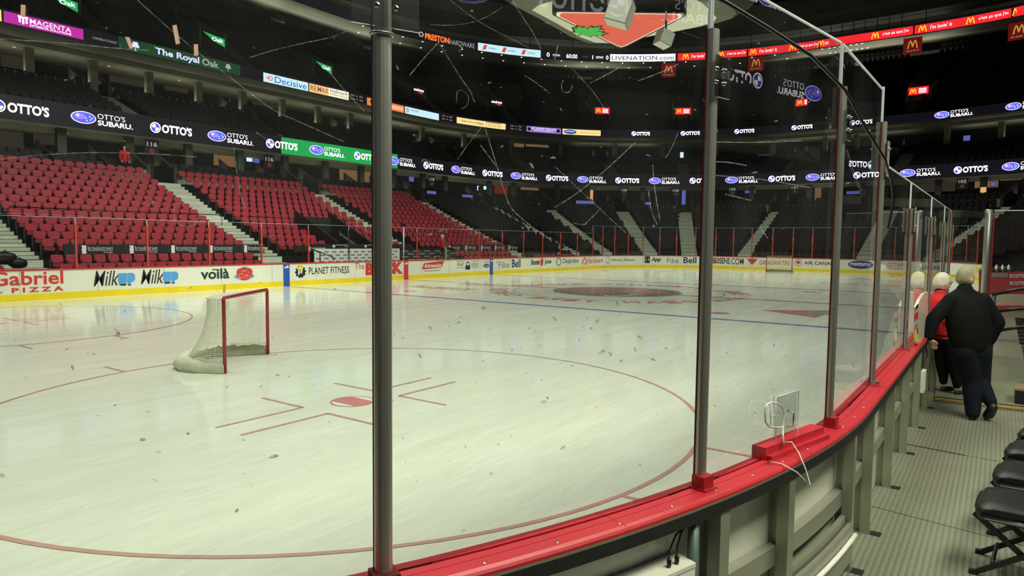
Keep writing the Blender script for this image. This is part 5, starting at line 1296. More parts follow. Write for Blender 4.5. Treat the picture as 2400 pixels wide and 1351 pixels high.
SCR = {'p0': [[(322, 0), (424, 90), (562, 199), (637, 255), (700, 285), (806, 332)], [(0, 374), (80, 365), (200, 358), (340, 360), (460, 368)], [(0, 91), (150, 101), (260, 112), (350, 118)], [(585, 135), (640, 118), (712, 101), (780, 86), (825, 67)], [(772, 169), (810, 214), (855, 262)], [(548, 345), (560, 440), (575, 490)], [(0, 500), (100, 503), (400, 518), (520, 523)], [(408, 500), (412, 480), (430, 476), (455, 482), (466, 505), (455, 528), (430, 530), (412, 520), (408, 500)], [(600, 310), (660, 350)]],
 'p1': [[(960, 177), (995, 135), (1030, 97)], [(1030, 103), (1083, 187), (1100, 210), (1113, 240)], [(1073, 373), (1100, 335), (1133, 293)], [(1300, 487), (1357, 450), (1420, 398), (1490, 333)], [(1137, 300), (1167, 397), (1180, 442), (1196, 484), (1220, 510), (1256, 538), (1292, 564)], [(1126, 340), (1150, 372), (1168, 396)], [(1345, 523), (1367, 527), (1377, 520), (1410, 487)], [(1530, 387), (1535, 445), (1547, 518)], [(1520, 447), (1525, 487), (1540, 527)], [(1300, 390), (1408, 492), (1468, 547)], [(1230, 177), (1258, 195), (1290, 220)], [(1010, 58), (1060, 59), (1103, 53), (1140, 40), (1177, 17)], [(1055, 0), (1130, 55), (1240, 112)], [(1200, 0), (1225, 40), (1248, 75), (1268, 115)], [(1383, 195), (1440, 165), (1460, 148)], [(1495, 190), (1560, 165), (1590, 150)], [(1070, 240), (1072, 215), (1085, 213), (1098, 228), (1094, 248), (1080, 255)], [(1340, 160), (1390, 215), (1420, 260)], [(1590, 310), (1575, 345), (1560, 370)], [(1300, 140), (1308, 105)], [(1320, 188), (1316, 200), (1320, 215), (1335, 215), (1342, 200)], [(988, 380), (998, 375), (1030, 400)]],
 'p2': [[(1650, 380), (1700, 380), (1750, 388)], [(1650, 332), (1750, 334), (1880, 330)], [(1655, 410), (1780, 420), (1900, 440)], [(1800, 560), (1780, 530)], [(1700, 455), (1760, 470)], [(1680, 300), (1682, 310)]],
 'p3': [[(1985, 350), (2000, 400), (2020, 450)], [(1960, 100), (1980, 160)], [(1990, 120), (2030, 165)]]}
MARKS = {'p1': [(1133, 722, 6), (1274, 942, 6), (1410, 825, 7), (1430, 829, 6), (1489, 820, 6), (1562, 817, 5), (1320, 1050, 6), (1500, 791, 6), (1456, 847, 5), (1400, 752, 7), (1385, 770, 5), (1240, 770, 5), (1283, 933, 5), (1010, 770, 6), (1075, 755, 5), (1300, 748, 6), (1530, 843, 5), (1500, 1090, 5), (1447, 712, 5), (1150, 1110, 5), (985, 835, 4), (1200, 820, 5), (1470, 690, 4), (1085, 1245, 4)],
 'p0': [(5, 1115, 8), (293, 730, 4), (275, 780, 8), (370, 1060, 5), (335, 1031, 6), (440, 1017, 5), (570, 1030, 5), (555, 1197, 6), (365, 1127, 5), (640, 1070, 9), (610, 662, 5), (270, 950, 3), (170, 862, 5), (650, 880, 4)]}
rnd = random.Random(11)
for a, b in zip(names, names[1:]):
    i = names.index(a); A, B = PP[a], PP[b]; zt = min(POSTS[i][3], POSTS[i+1][3])
    if a == 'p4': zt = 9.4
    e = (B-A).normalized(); n_ = Vector((-e.y, e.x, 0)); 
    if (A+n_*5-CC).length > (A-n_*5-CC).length and False: n_ = -n_
    mid = (A+B)/2; to = Vector((mid.x+72, mid.y+14.5, 0)) if mid.x < -72 else Vector((0, -1, 0))
    if n_.dot(to) < 0: n_ = -n_
    th = thing('rink_glass', GLAB[i], 'glass pane', (mid.x, mid.y, 3.45))
    pa, pb_ = A+e*.06, B-e*.06
    mb = MB(); mb.obox((pa+pb_)/2+Vector((0, 0, zt+.012)), (pb_-pa)/2, n_*.02, (0, 0, .014)); mb.build('pane_edge', M_EDGE, th)
    p0 = A+n_*.02
    def on(u, v): return onplane(u, v, p0, n_)
    def okp(X): return 3.5 < X.z < zt and 0 < (X-A).dot(e) < (B-A).length
    mb = MB(); mb.quad((pa.x, pa.y, 3.44), (pb_.x, pb_.y, 3.44), (pb_.x, pb_.y, zt), (pa.x, pa.y, zt), 2)
    for pl in SCR.get(a, []):
        # smooth the stroke a little and lay it on the pane as a thin ribbon
        P2 = []
        for k in range(len(pl)-1):
            for q in range(4):
                f_ = q/4; p_1 = pl[max(k-1, 0)]; p0_ = pl[k]; p1_ = pl[k+1]; p2_ = pl[min(k+2, len(pl)-1)]
                P2.append(tuple(.5*((2*p0_[c])+(-p_1[c]+p1_[c])*f_+(2*p_1[c]-5*p0_[c]+4*p1_[c]-p2_[c])*f_**2+(-p_1[c]+3*p0_[c]-3*p1_[c]+p2_[c])*f_**3) for c in (0, 1)))
        P2.append(pl[-1]); L = []; wd = rnd.uniform(.55, 1.15)
        for k, (u, v) in enumerate(P2):
            u2, v2 = P2[min(k+1, len(P2)-1)]; u1, v1 = P2[max(k-1, 0)]; dl = hyp(u2-u1, v2-v1) or 1; wx, wy = -(v2-v1)/dl*wd, (u2-u1)/dl*wd
            L.append((on(u+wx, v+wy), on(u-wx, v-wy)))
        mb.add([p for q in L for p in q], [(2*k, 2*k+1, 2*k+3, 2*k+2) for k in range(len(L)-1)], 0)
    spots = [(u, v, s, 1) for u, v, s in MARKS.get(a, [])]
    u0, u1 = sorted((proj(A+Vector((0, 0, 7)))[0], proj(B+Vector((0, 0, 7)))[0])); u0 = max(u0, 0)
    for k in range({'p0': 90, 'p1': 150, 'p2': 50, 'p3': 20}.get(a, 5)):
        u, v = rnd.uniform(u0, u1), rnd.choice([rnd.uniform(0, 560), rnd.uniform(640, 1200), rnd.gauss(800, 110)])
        if v < 560 and rnd.random() < .45: spots.append((u, v, rnd.uniform(1.5, 4.5), 0))
        else: spots.append((u, v, rnd.choice((.9, 1.1, 1.4, 1.8, 2.6)), 1))
    for u, v, s, mi in spots:
        if not okp(on(u, v)): continue
        if mi and v < 600: mi = 0
        g = rnd.uniform(-.9, 1.2); st = rnd.uniform(1.1, 2.6) if s < 4.6 else rnd.uniform(1.0, 1.8); n8 = 9; pts = []
        for k in range(n8):
            q = 2*pi*k/n8; rr = s*rnd.uniform(.55, 1.0); x, y = rr*st*cos(q), rr*.75*sin(q)+(.12*st*s*cos(q)**2)
            pts.append(on(u+x*cos(g)-y*sin(g), v+x*sin(g)+y*cos(g)))
        mb.add(pts, [tuple(range(n8))], mi)
    mb.build('pane', [M_SCR, M_SCUFF, M_GLASS], th)
    if a == 'p0': PL0 = (p0, n_)
    if a == 'p2': PL2 = (p0+n_*.02, n_, e, A)
# masking tape strips stuck on the left pane
for i, (pts, lab) in enumerate((([(49, 11), (60, 12), (59, 38), (48, 37)], 'beige tape strip stuck on the glass over the magenta sign'), ([(293, 86), (304, 88), (312, 113), (304, 114)], 'beige tape strip on the glass left of the green sign tree'), ([(404, 60), (414, 58), (422, 102), (412, 104)], 'long beige tape strip on the glass above the green pub sign'), ([(454, 104), (464, 104), (465, 130), (455, 131)], 'beige tape strip on the glass at the right of the green sign lettering'))):
    p_, n_ = PL0; mb = MB(); q = [onplane(u, v, p_+n_*.012, n_) for u, v in pts]; mb.hexa(q, [x+n_*.004 for x in q]); tag(mb.build('tape_strip', M_TAPE), lab, 'tape')

# ------------------------------------------------------------------ photo port on the dasher
pz, pn, pe, pA = PL2
def pl(u, v, k=0.0): return onplane(u, v, pz+pn*k, pn)
th = thing('photo_port', 'stepped red block with a clear acrylic window and steel handles on the dasher', 'photo port', tuple(onZ(1850, 1040, 3.5)))
def cap(u, v, z=3.5): return onZ(u, v, z)
a0, b0 = cap(1785, 1078), cap(1922, 1025); ed = (b0-a0).normalized(); nd = Vector((ed.y, -ed.x, 0))
if nd.dot(Vector((0, -1, 0))) < 0: nd = -nd
L = (b0-a0).length
mid = (a0+b0)/2-nd*.06
mb = MB(); mb.obox(mid+Vector((0, 0, .11)), ed*(L/2), nd*.13, (0, 0, .11)); mb.build('upper_block', M_REDCAP, th)
mb = MB(); mb.obox(mid+nd*.17+Vector((0, 0, .04))+ed*.03, ed*(L/2), nd*.06, (0, 0, .045)); mb.build('lower_step', M_REDCAP, th)
win = [pl(1818, 932), pl(1872, 915), pl(1870, 1012), pl(1818, 1036)]
mb = MB(); mb.hexa(win, [p-pn*.04 for p in win]); mb.build('acrylic_window', glass_mat('port_acrylic', (.93, .95, .93), .5, .01), th)
mb = MB(); q = [pl(1818, 932, .01), pl(1872, 915, .01), pl(1870, 1012, .01), pl(1818, 1036, .01), pl(1818, 932, .01)]; mb.tube(q, .012, 6); mb.build('window_edge', M_EDGE, th)
mb = MB(); mb.tube([pl(1846, 963, .0), pl(1860, 968, .12), pl(1858, 1000, .12), pl(1845, 1001, .0)], .016, 8); mb.build('handle', M_STEEL, th)
mb = MB(); lp = [(1793, 960), (1797, 949), (1808, 944), (1822, 946), (1833, 953), (1837, 965), (1836, 1001), (1822, 1003), (1803, 1001), (1794, 990)]
mb.tube([pl(u, v, .1) for u, v in lp], .017, 8, closed=True); mb.tube([pl(1806, 945, .1), pl(1806, 1001, .1)], .012, 6); mb.tube([pl(1806, 973, .1), pl(1828, 976, .1)], .008, 6); mb.build('wire_loop', M_LOOP, th)
mb = MB(); s0 = pl(1834, 1000, .1); s1 = cap(1836, 1042, 3.7); mb.tube([s0, s1], .018, 8); mb.build('loop_stem', M_LOOP, th)
mb = MB(); c1 = cap(1836, 1038, 3.72)
mb.tube([c1, c1+nd*.12+Vector((0, 0, .03))+ed*.05, onY(1872, 1062, c1.y-.25), onY(1888, 1100, c1.y-.45), onY(1899, 1138, c1.y-.5), onY(1885, 1125, c1.y-.46), onY(1868, 1108, c1.y-.4), cap(1832, 1088, 3.53), cap(1812, 1085, 3.53)], .011, 6)
mb.build('white_cable', M_WPRT, th)
mb = MB(); c2 = cap(1806, 1084, 3.53); mb.obox(c2, ed*.07, nd*.03, (0, 0, .03)); mb.build('cable_clip', M_ACRYL, th)
# junction boxes on the frame
th = thing('junction_box', 'pale junction box with two black leads at the bottom of the boards', 'box', (*P(tth(-109), .25), 2.0))
mb = MB(); ja, jb = tth(-112.0), tth(-106.1)
tt = tstep(jb, ja, 0, .6)
lo = [(*P(t, .06), 2.62) for t in tt]+[(*P(t, .42), 2.58) for t in reversed(tt)]; mb.hexa([(x, y, 2.0) for x, y, z in lo], lo); mb.build('box_case', M_WPRT, th)
mb = MB(); mb.ring(.43, 2.54, .43, 2.60, tt); mb.ring(.43, 2.60, .06, 2.64, tt); mb.build('box_lid', M_WHITEB, th)
for k, (ang, top) in enumerate(((-107.0, 3.16), (-106.65, 3.18))):
    mb = MB(); q = P(tth(ang), .3); q2 = P(tth(-106.2), .3)
    mb.lathe([(.03, 0), (.035, .03), (.035, .1), (.02, .13)], (q[0], q[1], 2.62), 8); mb.tube([(q[0], q[1], 2.72), (q[0], q[1], 2.86), ((q[0]*2+q2[0])/3, (q[1]*2+q2[1])/3, 3.05), (q2[0], q2[1], top)], .014, 6); mb.build('black_lead', M_BLKM, th)
th = thing('junction_box', 'small pale junction box on the frame beside the people, black lead above', 'box', (*P(tx(-59.8), .35), 1.5))
mb = MB(); jt = hit(2162, 865, .40)[0] if False else tx(-57.6)
lo = [(*P(jt-.45, .2), 1.35), (*P(jt+.35, .2), 1.35), (*P(jt+.35, .46), 1.35), (*P(jt-.45, .46), 1.35)]; mb.hexa(lo, [(x, y, 2.2) for x, y, z in lo]); mb.build('box_case', M_WPRT, th)
mb = MB(); q = P(jt, .3); mb.tube([(q[0], q[1], 2.2), (q[0], q[1]-.1, 2.6), (q[0]+.6, q[1]-.15, 2.75), (q[0]+.9, q[1]-.05, 3.1)], .03, 6); mb.build('black_lead', M_BLKM, th)

# ================================================================== WALKWAY
def tread_mat():
    m = bpy.data.materials.new('diamond_plate'); m.use_nodes = True; nt = m.node_tree; b = nt.nodes['Principled BSDF']
    tc = nt.nodes.new('ShaderNodeTexCoord'); sx = nt.nodes.new('ShaderNodeSeparateXYZ'); nt.links.new(tc.outputs['Object'], sx.inputs[0])
    def op(o, a, b_=None):
        n = nt.nodes.new('ShaderNodeMath'); n.operation = o
        for i, v in enumerate((a, b_)):
            if v is None: continue
            if isinstance(v, (int, float)): n.inputs[i].default_value = v
            else: nt.links.new(v, n.inputs[i])
        return n.outputs[0]
    k = 2*pi/.046
    u = op('MULTIPLY', op('ADD', sx.outputs['X'], sx.outputs['Y']), k*.5); v = op('MULTIPLY', op('SUBTRACT', sx.outputs['X'], sx.outputs['Y']), k*.5)
    a = op('MULTIPLY', op('SINE', op('MULTIPLY', sx.outputs['X'], k)), op('SINE', op('MULTIPLY', sx.outputs['Y'], k*.6)))
    r = nt.nodes.new('ShaderNodeMapRange'); r.inputs['From Min'].default_value = .3; r.inputs['From Max'].default_value = .7; nt.links.new(op('ABSOLUTE', a), r.inputs['Value'])
    bp = nt.nodes.new('ShaderNodeBump'); bp.inputs['Strength'].default_value = .7; bp.inputs['Distance'].default_value = .004
    nt.links.new(r.outputs['Result'], bp.inputs['Height']); nt.links.new(bp.outputs['Normal'], b.inputs['Normal'])
    no = nt.nodes.new('ShaderNodeTexNoise'); no.inputs['Scale'].default_value = 1.2; no.inputs['Detail'].default_value = 6; nt.links.new(tc.outputs['Object'], no.inputs['Vector'])
    cr = nt.nodes.new('ShaderNodeMix'); cr.data_type = 'RGBA'; cr.inputs['A'].default_value = (.15, .16, .11, 1); cr.inputs['B'].default_value = (.27, .285, .2, 1)
    nt.links.new(no.outputs['Fac'], cr.inputs['Factor'])
    cm = nt.nodes.new('ShaderNodeMix'); cm.data_type = 'RGBA'; cm.inputs['B'].default_value = (.42, .43, .34, 1); nt.links.new(cr.outputs['Result'], cm.inputs['A'])  # paler raised dashes: their highlights are put into the colour
    nt.links.new(op('MULTIPLY', r.outputs['Result'], .45), cm.inputs['Factor']); nt.links.new(cm.outputs['Result'], b.inputs['Base Color'])
    b.inputs['Roughness'].default_value = .42; b.inputs['Metallic'].default_value = .25
    return m
M_TREAD = tread_mat()
M_FLOORS = mat('floor_smooth', srgb(120, 124, 100), .5, noise_=(1.5, .15))
mb = MB(); ts = tstep(300, 440, 3, 1.5); mb.ring(.05, .2, 8.0, .2, ts)
struct(mb.build('floor', M_TREAD, org=(-66, -46, .2)), 'grey diamond plate walkway behind the boards')
mb = MB(); mb.ring(5.2, .2, 7.5, .2, ts)
mb = MB()
for (u0, v0, u1, v1, w) in ((2035, 1185, 2400, 1280, .012), (2117, 1040, 2262, 1068, .05), (2262, 1068, 2350, 1084, .012)):
    a, b = onZ(u0, v0, .205), onZ(u1, v1, .205); e = (b-a).normalized(); n_ = Vector((-e.y, e.x, 0)); mb.quad(a+n_*w, b+n_*w, b-n_*w, a-n_*w)
for t in UPR[2:9]:
    x, y = P(t, .52); nx, ny = N(t); c = Vector((x, y, .206)); n_ = Vector((nx, ny, 0)); tv = Vector((ny, -nx, 0))
    for k in (-.14, .22): q = c+tv*.04+n_*.02; mb.quad(q-n_*.12-tv*.15, q+n_*.12-tv*.15, q+n_*.12+tv*.15, q-n_*.12+tv*.15) if k < 0 else None
struct(mb.build('trim_3', M_BLK), 'black seams and cut-outs in the walkway plates')
# raised platform with yellow nosing
pf0, pf1 = onZ(2190, 938, .30), onZ(2400, 962, .30)
e = (pf1-pf0).normalized(); bk = Vector((-e.y, e.x, 0)); bk = bk if bk.x > 0 else -bk
pf1 = pf0+e*5.2
th = thing('step_platform', 'low platform with yellow edge stripes where the woman stands', 'platform', tuple(pf0))
z0 = Vector((0, 0, -.10))
mb = MB(); lo = [pf0+z0, pf1+z0, pf1+bk*16+z0, pf0+bk*16+z0]; mb.hexa(lo, [p-z0 for p in lo]); mb.build('platform_deck', M_FLOORS, th)
for k in (.12, .42):
    mb = MB(); a, b = pf0+bk*k+Vector((0, 0, .006)), pf1+bk*k+Vector((0, 0, .006)); mb.quad(a, b, b+bk*.13, a+bk*.13); mb.build('yellow_stripe', mat('stripe_yellow', srgb(216, 176, 60), .6, noise_=(5, .25)), th)
mb = MB(); a, b = pf0+Vector((0, 0, .004)), pf1+Vector((0, 0, .004)); mb.quad(a, b, b+bk*.85, a+bk*.85); mb.build('anti_slip_mat', M_BLK, th)
# crate at the right edge
c = onZ(2384, 945, .30); th = thing('step_box', 'low box with a tiled tan top at the right edge', 'box', tuple(c))
mb = MB(); mb.obox(c+Vector((.5, -.45, .3)), (.75, 0, 0), (0, .55, 0), (0, 0, .3)); mb.build('box_body', M_BLKM, th)
mb = MB(); mb.obox(c+Vector((.5, -.45, .63)), (.78, 0, 0), (0, .58, 0), (0, 0, .04)); mb.build('box_top', M_FLOORS, th)
for k in (-.4, .35): mb = MB(); mb.obox(c+Vector((.5+k, -.1, .675)), (.33, 0, 0), (0, .2, 0), (0, 0, .006)); mb.build('top_tile', mat('tile_tan', srgb(140, 118, 96), .6, noise_=(6, .15)), th)

# ================================================================== BLACK FOLDING CHAIRS
M_VINYL = mat('black_vinyl', (.012, .015, .014), .38, noise_=(6, .2), bump=(12, .12), spec=.4)
def chair(label, x, y, rz):
    org = (x, y, .2); root = thing('folding_chair', label, 'chair', org, 'black folding chairs at the right edge', rz); ORG[root.name] = (0, 0, 0)
    mb = MB(); n = 10   # padded seat: width along x, front edge at +y
    vs = []; prof_ = [(.72, .02), (.80, .10), (.82, .22), (.74, .33), (.55, .385), (.2, .40), (-.5, .39), (-.72, .33), (-.75, .18), (-.7, .02)]
    xs = [-.8, -.77, -.70, -.4, 0, .4, .70, .77, .8]
    for xx in xs:
        k = 1-.16*max(0, (abs(xx)-.62)/.18)**2; kz = 1-.35*max(0, (abs(xx)-.66)/.14)**2
        for yy, zz in prof_: vs.append((xx, yy*k, 1.22+.2+(zz-.2)*kz))
    m_ = len(prof_); fs = [(i*m_+j, i*m_+(j+1) % m_, (i+1)*m_+(j+1) % m_, (i+1)*m_+j) for i in range(len(xs)-1) for j in range(m_)]
    fs += [tuple(range(m_)), tuple(range((len(xs)-1)*m_, len(xs)*m_))]
    mb.add(vs, fs, 0, True); seat = mb.build('seat', M_VINYL, root)
    mb = MB(); mb.tube([(-.79, .66, 1.47), (-.6, .81, 1.46), (0, .83, 1.46), (.6, .81, 1.46), (.79, .66, 1.47)], .012, 6); p_ = mb.build('piping', M_BLKM, root); p_.parent = seat
    mb = MB(); rblock(mb, 1.5, 1.25, .16, .2, -.98, 1.75, -.12, 0, 3); mb.build('backrest', M_VINYL, root)
    for sx in (-.62, .62):
        mb = MB(); mb.obox((sx, -.05, .62), (.035, 0, 0), Vector((0, .86, -.62)), Vector((0, .03, .045))); mb.build('leg', M_BLKM, root)
        mb = MB(); mb.obox((sx*.9, 0, .66), (.035, 0, 0), Vector((0, -.82, -.66)), Vector((0, -.03, .045))); mb.build('leg', M_BLKM, root)
        mb = MB(); mb.obox((sx, -.82, 2.0), (.035, 0, 0), Vector((0, .03, -.75)), Vector((0, .05, 0))); mb.build('back_frame', M_BLKM, root)
        for yy in (.78, -.86): mb = MB(); mb.obox((sx if yy > 0 else sx*.9, yy, .05), (.05, 0, 0), (0, .07, 0), (0, 0, .05)); mb.build('foot', M_BLK, root)
    mb = MB(); mb.tube([(-.6, .45, .33), (.6, .45, .33)], .04, 6); mb.build('stretcher', M_BLKM, root)
    mb = MB(); mb.tube([(-.56, -.45, .33), (.56, -.45, .33)], .04, 6); mb.build('stretcher', M_BLKM, root)
    return root
for i, (x, y, lab) in enumerate(((-71.35, -45.85, 'nearest black padded folding chair at the bottom right corner'), (-68.75, -46.15, 'second black padded folding chair from the camera'), (-66.3, -46.4, 'third black padded folding chair from the camera'), (-63.9, -46.75, 'farthest black padded folding chair, mostly cut by the right edge'))):
    chair(lab, x, y, rad(-4-2*i))
# red seats seen edge-on at the right edge
for i in range(8):
    x = -46.5+1.75*i
    n = thing('arena_seat', 'red folding seat beside the walkway at the right edge, %s from the camera' % ordw(i+1), 'seat', (x, -46.75, .55), 'red seats seen edge-on beside the walkway', pi)
    for nm, me in zip(('backrest', 'seat_pan', 'seat_frame'), MSH):
        c = bpy.data.objects.new(nm, me); COL.objects.link(c); c.parent = n
# handrail, bench enclosure right of the people
th = thing('handrail', 'black three bar handrail behind the man', 'railing', tuple(onX(2340, 770, -49)))
for (ua, va, ub, vb) in ((2325, 691, 2420, 672), (2330, 731, 2420, 720), (2330, 777, 2420, 762)):
    mb = MB(); mb.tube([onX(ua, va, -49), onX(ub, vb, -49.4)], .085, 8); mb.build('rail_bar', M_BLKM, th)
mb = MB(); a = onX(2330, 688, -49); mb.tube([(a.x, a.y, .3), a], .09, 8); mb.build('rail_post', M_BLKM, th)
a = onX(2310, 640, -36); th = thing('glass_post', 'big bright metal post right of the man, at the corner of the bench glass', 'post', (a.x, a.y, .3))
mb = MB(); mb.lathe([(.22, .3), (.22, 9.5), (.18, 9.55)], (a.x, a.y, 0), 14); mb.build('post_profile', M_ALUD, th)
mb = MB(); mb.box(a.x-.05, a.x+.1, a.y-.31, a.y-.23, .3, 9.2); o = mb.build('gasket_strip', M_REDDK, th); o['label'] = 'dark red gasket'
b = PP['p8']
th = thing('rink_glass', 'glass return pane between the end post and the big bright post', 'glass pane', (b.x, b.y, .5))
mb = MB(); mb.quad((b.x, b.y, .5), (a.x, a.y, .5), (a.x, a.y, 9.4), (b.x, b.y, 9.4)); mb.build('pane', M_GLASS, th)
mb = MB(); e = Vector((a.x-b.x, a.y-b.y, 0)); mb.obox((Vector((b.x, b.y, 0))+Vector((a.x, a.y, 0)))/2+Vector((0, 0, 9.2)), e/2, Vector((.02, .02, 0)), (0, 0, .22)); o = mb.build('frosted_top_strip', M_ACRYL, th)
th = thing('rink_glass', 'bench end glass right of the big bright post', 'glass pane', (a.x, a.y-2, 3.5))
mb = MB(); mb.quad((a.x+.2, a.y-.3, 3.6), (a.x+1.5, a.y-6, 3.6), (a.x+1.5, a.y-6, 9.45), (a.x+.2, a.y-.3, 9.45)); mb.build('pane', M_GLASSF, th)
mb = MB(); mb.tube([(a.x+.2, a.y-.3, 9.47), (a.x+1.5, a.y-6, 9.47)], .03, 6); mb.build('pane_edge', M_EDGE, th)
X0 = -27
def bx_(u, v): return onX(u, v, X0)
th = thing('bench_wall', 'red topped white bench wall behind the handrail', 'wall', tuple(bx_(2360, 770)))
p = [bx_(2294, 690), bx_(2440, 690), bx_(2440, 640), bx_(2294, 632)]
mb = MB(); mb.hexa(p, [q+Vector((.3, 0, 0)) for q in p]); mb.build('red_panel', M_REDDK, th)
p = [bx_(2294, 790), bx_(2440, 790), bx_(2440, 690), bx_(2294, 690)]; mb = MB(); mb.hexa(p, [q+Vector((.3, 0, 0)) for q in p]); mb.build('white_panel', mat('bench_white', srgb(176, 172, 150), .6, noise_=(1, .1)), th)
p = [bx_(2330, 722), bx_(2440, 722), bx_(2440, 716), bx_(2330, 716)]; mb = MB(); mb.hexa([q-Vector((.5, 0, 0)) for q in p], [q-Vector((.05, 0, 0)) for q in p]); mb.build('red_ledge', M_REDCAP, th)
mb = MB(); m = lambda u, v: tuple(bx_(u, v)-Vector((.03, 0, 0)))
text(mb, 'SCOTIABANK', m, 2366, 2440, 651, 643, 0, .02); text(mb, 'SCOTIABANK', m, 2366, 2440, 668, 660, 0, .02); mb.poly([(2318, 640), (2362, 640), (2362, 650), (2318, 650)], m, 1); mb.build('wall_print', [M_WPRT, M_GREY], th)
th = thing('bottle_rack', 'red rack of bottles with white caps on the bench wall', 'bottle rack', tuple(bx_(2345, 640)))
mb = MB(); p = [bx_(2322, 640), bx_(2376, 640), bx_(2366, 626), bx_(2332, 626)]; mb.hexa([q+Vector((.1, 0, 0)) for q in p], [q+Vector((.5, 0, 0)) for q in p]); mb.build('rack', M_REDCAP, th)
for i in range(7):
    q = bx_(2328+7.2*i, 634-4*(i % 2)); mb = MB(); mb.lathe([(.10, 0), (.10, .22), (.05, .3), (.05, .38)], (q.x, q.y, q.z-.1), 8); mb.build('bottle', M_WPRT if i % 2 else M_BLKM, th)
# black rope along the bottom of the netting
mb = MB(); rp = [(-81.2, -41.5, 10.6), (-80.34, -41.86, 10.53), (-79.89, -41.99, 10.5), (-78.83, -42.27, 10.38), (-77.48, -42.57, 10.24), (-75.97, -42.82, 9.95), (-74.9, -43.05, 9.35), (-73.6, -43.2, 8.95), (-72.5, -43.2, 8.6), (-72.0, -43.2, 8.2), (-71.9, -43.1, 7.6)]
mb.tube(rp, .028, 6); tag(mb.build('netting_rope', M_BLKM), 'black rope sagging along the top of the near curved glass', 'rope')

# ================================================================== PEOPLE
M_SKIN = mat('skin', srgb(232, 190, 162), .5, noise_=(8, .06)); M_JKT = mat('black_jacket', (.0036, .004, .004), .85, spec=.2, noise_=(4, .25), bump=(7, .5)); M_JEAN = mat('dark_jeans', (.007, .0095, .018), .85, spec=.2, noise_=(5, .25), bump=(14, .25)); M_SHOE = mat('black_shoe', (.01, .01, .01), .5, noise_=(8, .2))
M_PANT = mat('black_trousers', (.003, .003, .0045), .85, spec=.2, noise_=(4, .2)); M_REDV = mat('red_sweater', srgb(206, 30, 34), .75, noise_=(4, .12), bump=(10, .2)); M_HAIRG = mat('grey_hair', srgb(150, 146, 116), .7, noise_=(18, .3), bump=(40, .5), stretch=(1, 1, .3)); M_HAIRW = mat('white_hair', srgb(222, 220, 196), .7, noise_=(14, .15), bump=(30, .5))
M_EYE = mat('eye_white', srgb(225, 222, 212), .3, noise_=(9, .03)); M_IRIS = mat('iris_dark', (.02, .015, .01), .3, noise_=(9, .1)); M_LIP = mat('lip', srgb(168, 98, 88), .5, noise_=(9, .05))
def head_fn(x, y, z):
    k = 1.0
    if y > 0:
        k += .20*math.exp(-((x/.15)**2+((z+.14)/.17)**2))*y + .07*math.exp(-((x/.34)**2+((z+.78)/.2)**2)) + .04*math.exp(-((x/.5)**2+((z-.32)/.12)**2))
        k -= .06*math.exp(-(((abs(x)-.36)/.14)**2+((z-.08)/.11)**2)) + .03*math.exp(-((x/.3)**2+((z+.48)/.06)**2))
    if z < -.25: k -= .13*abs(x)*min(1, (-z-.25)*2)
    if y < 0 and z < -.4: k -= .12*(-y)
    return k
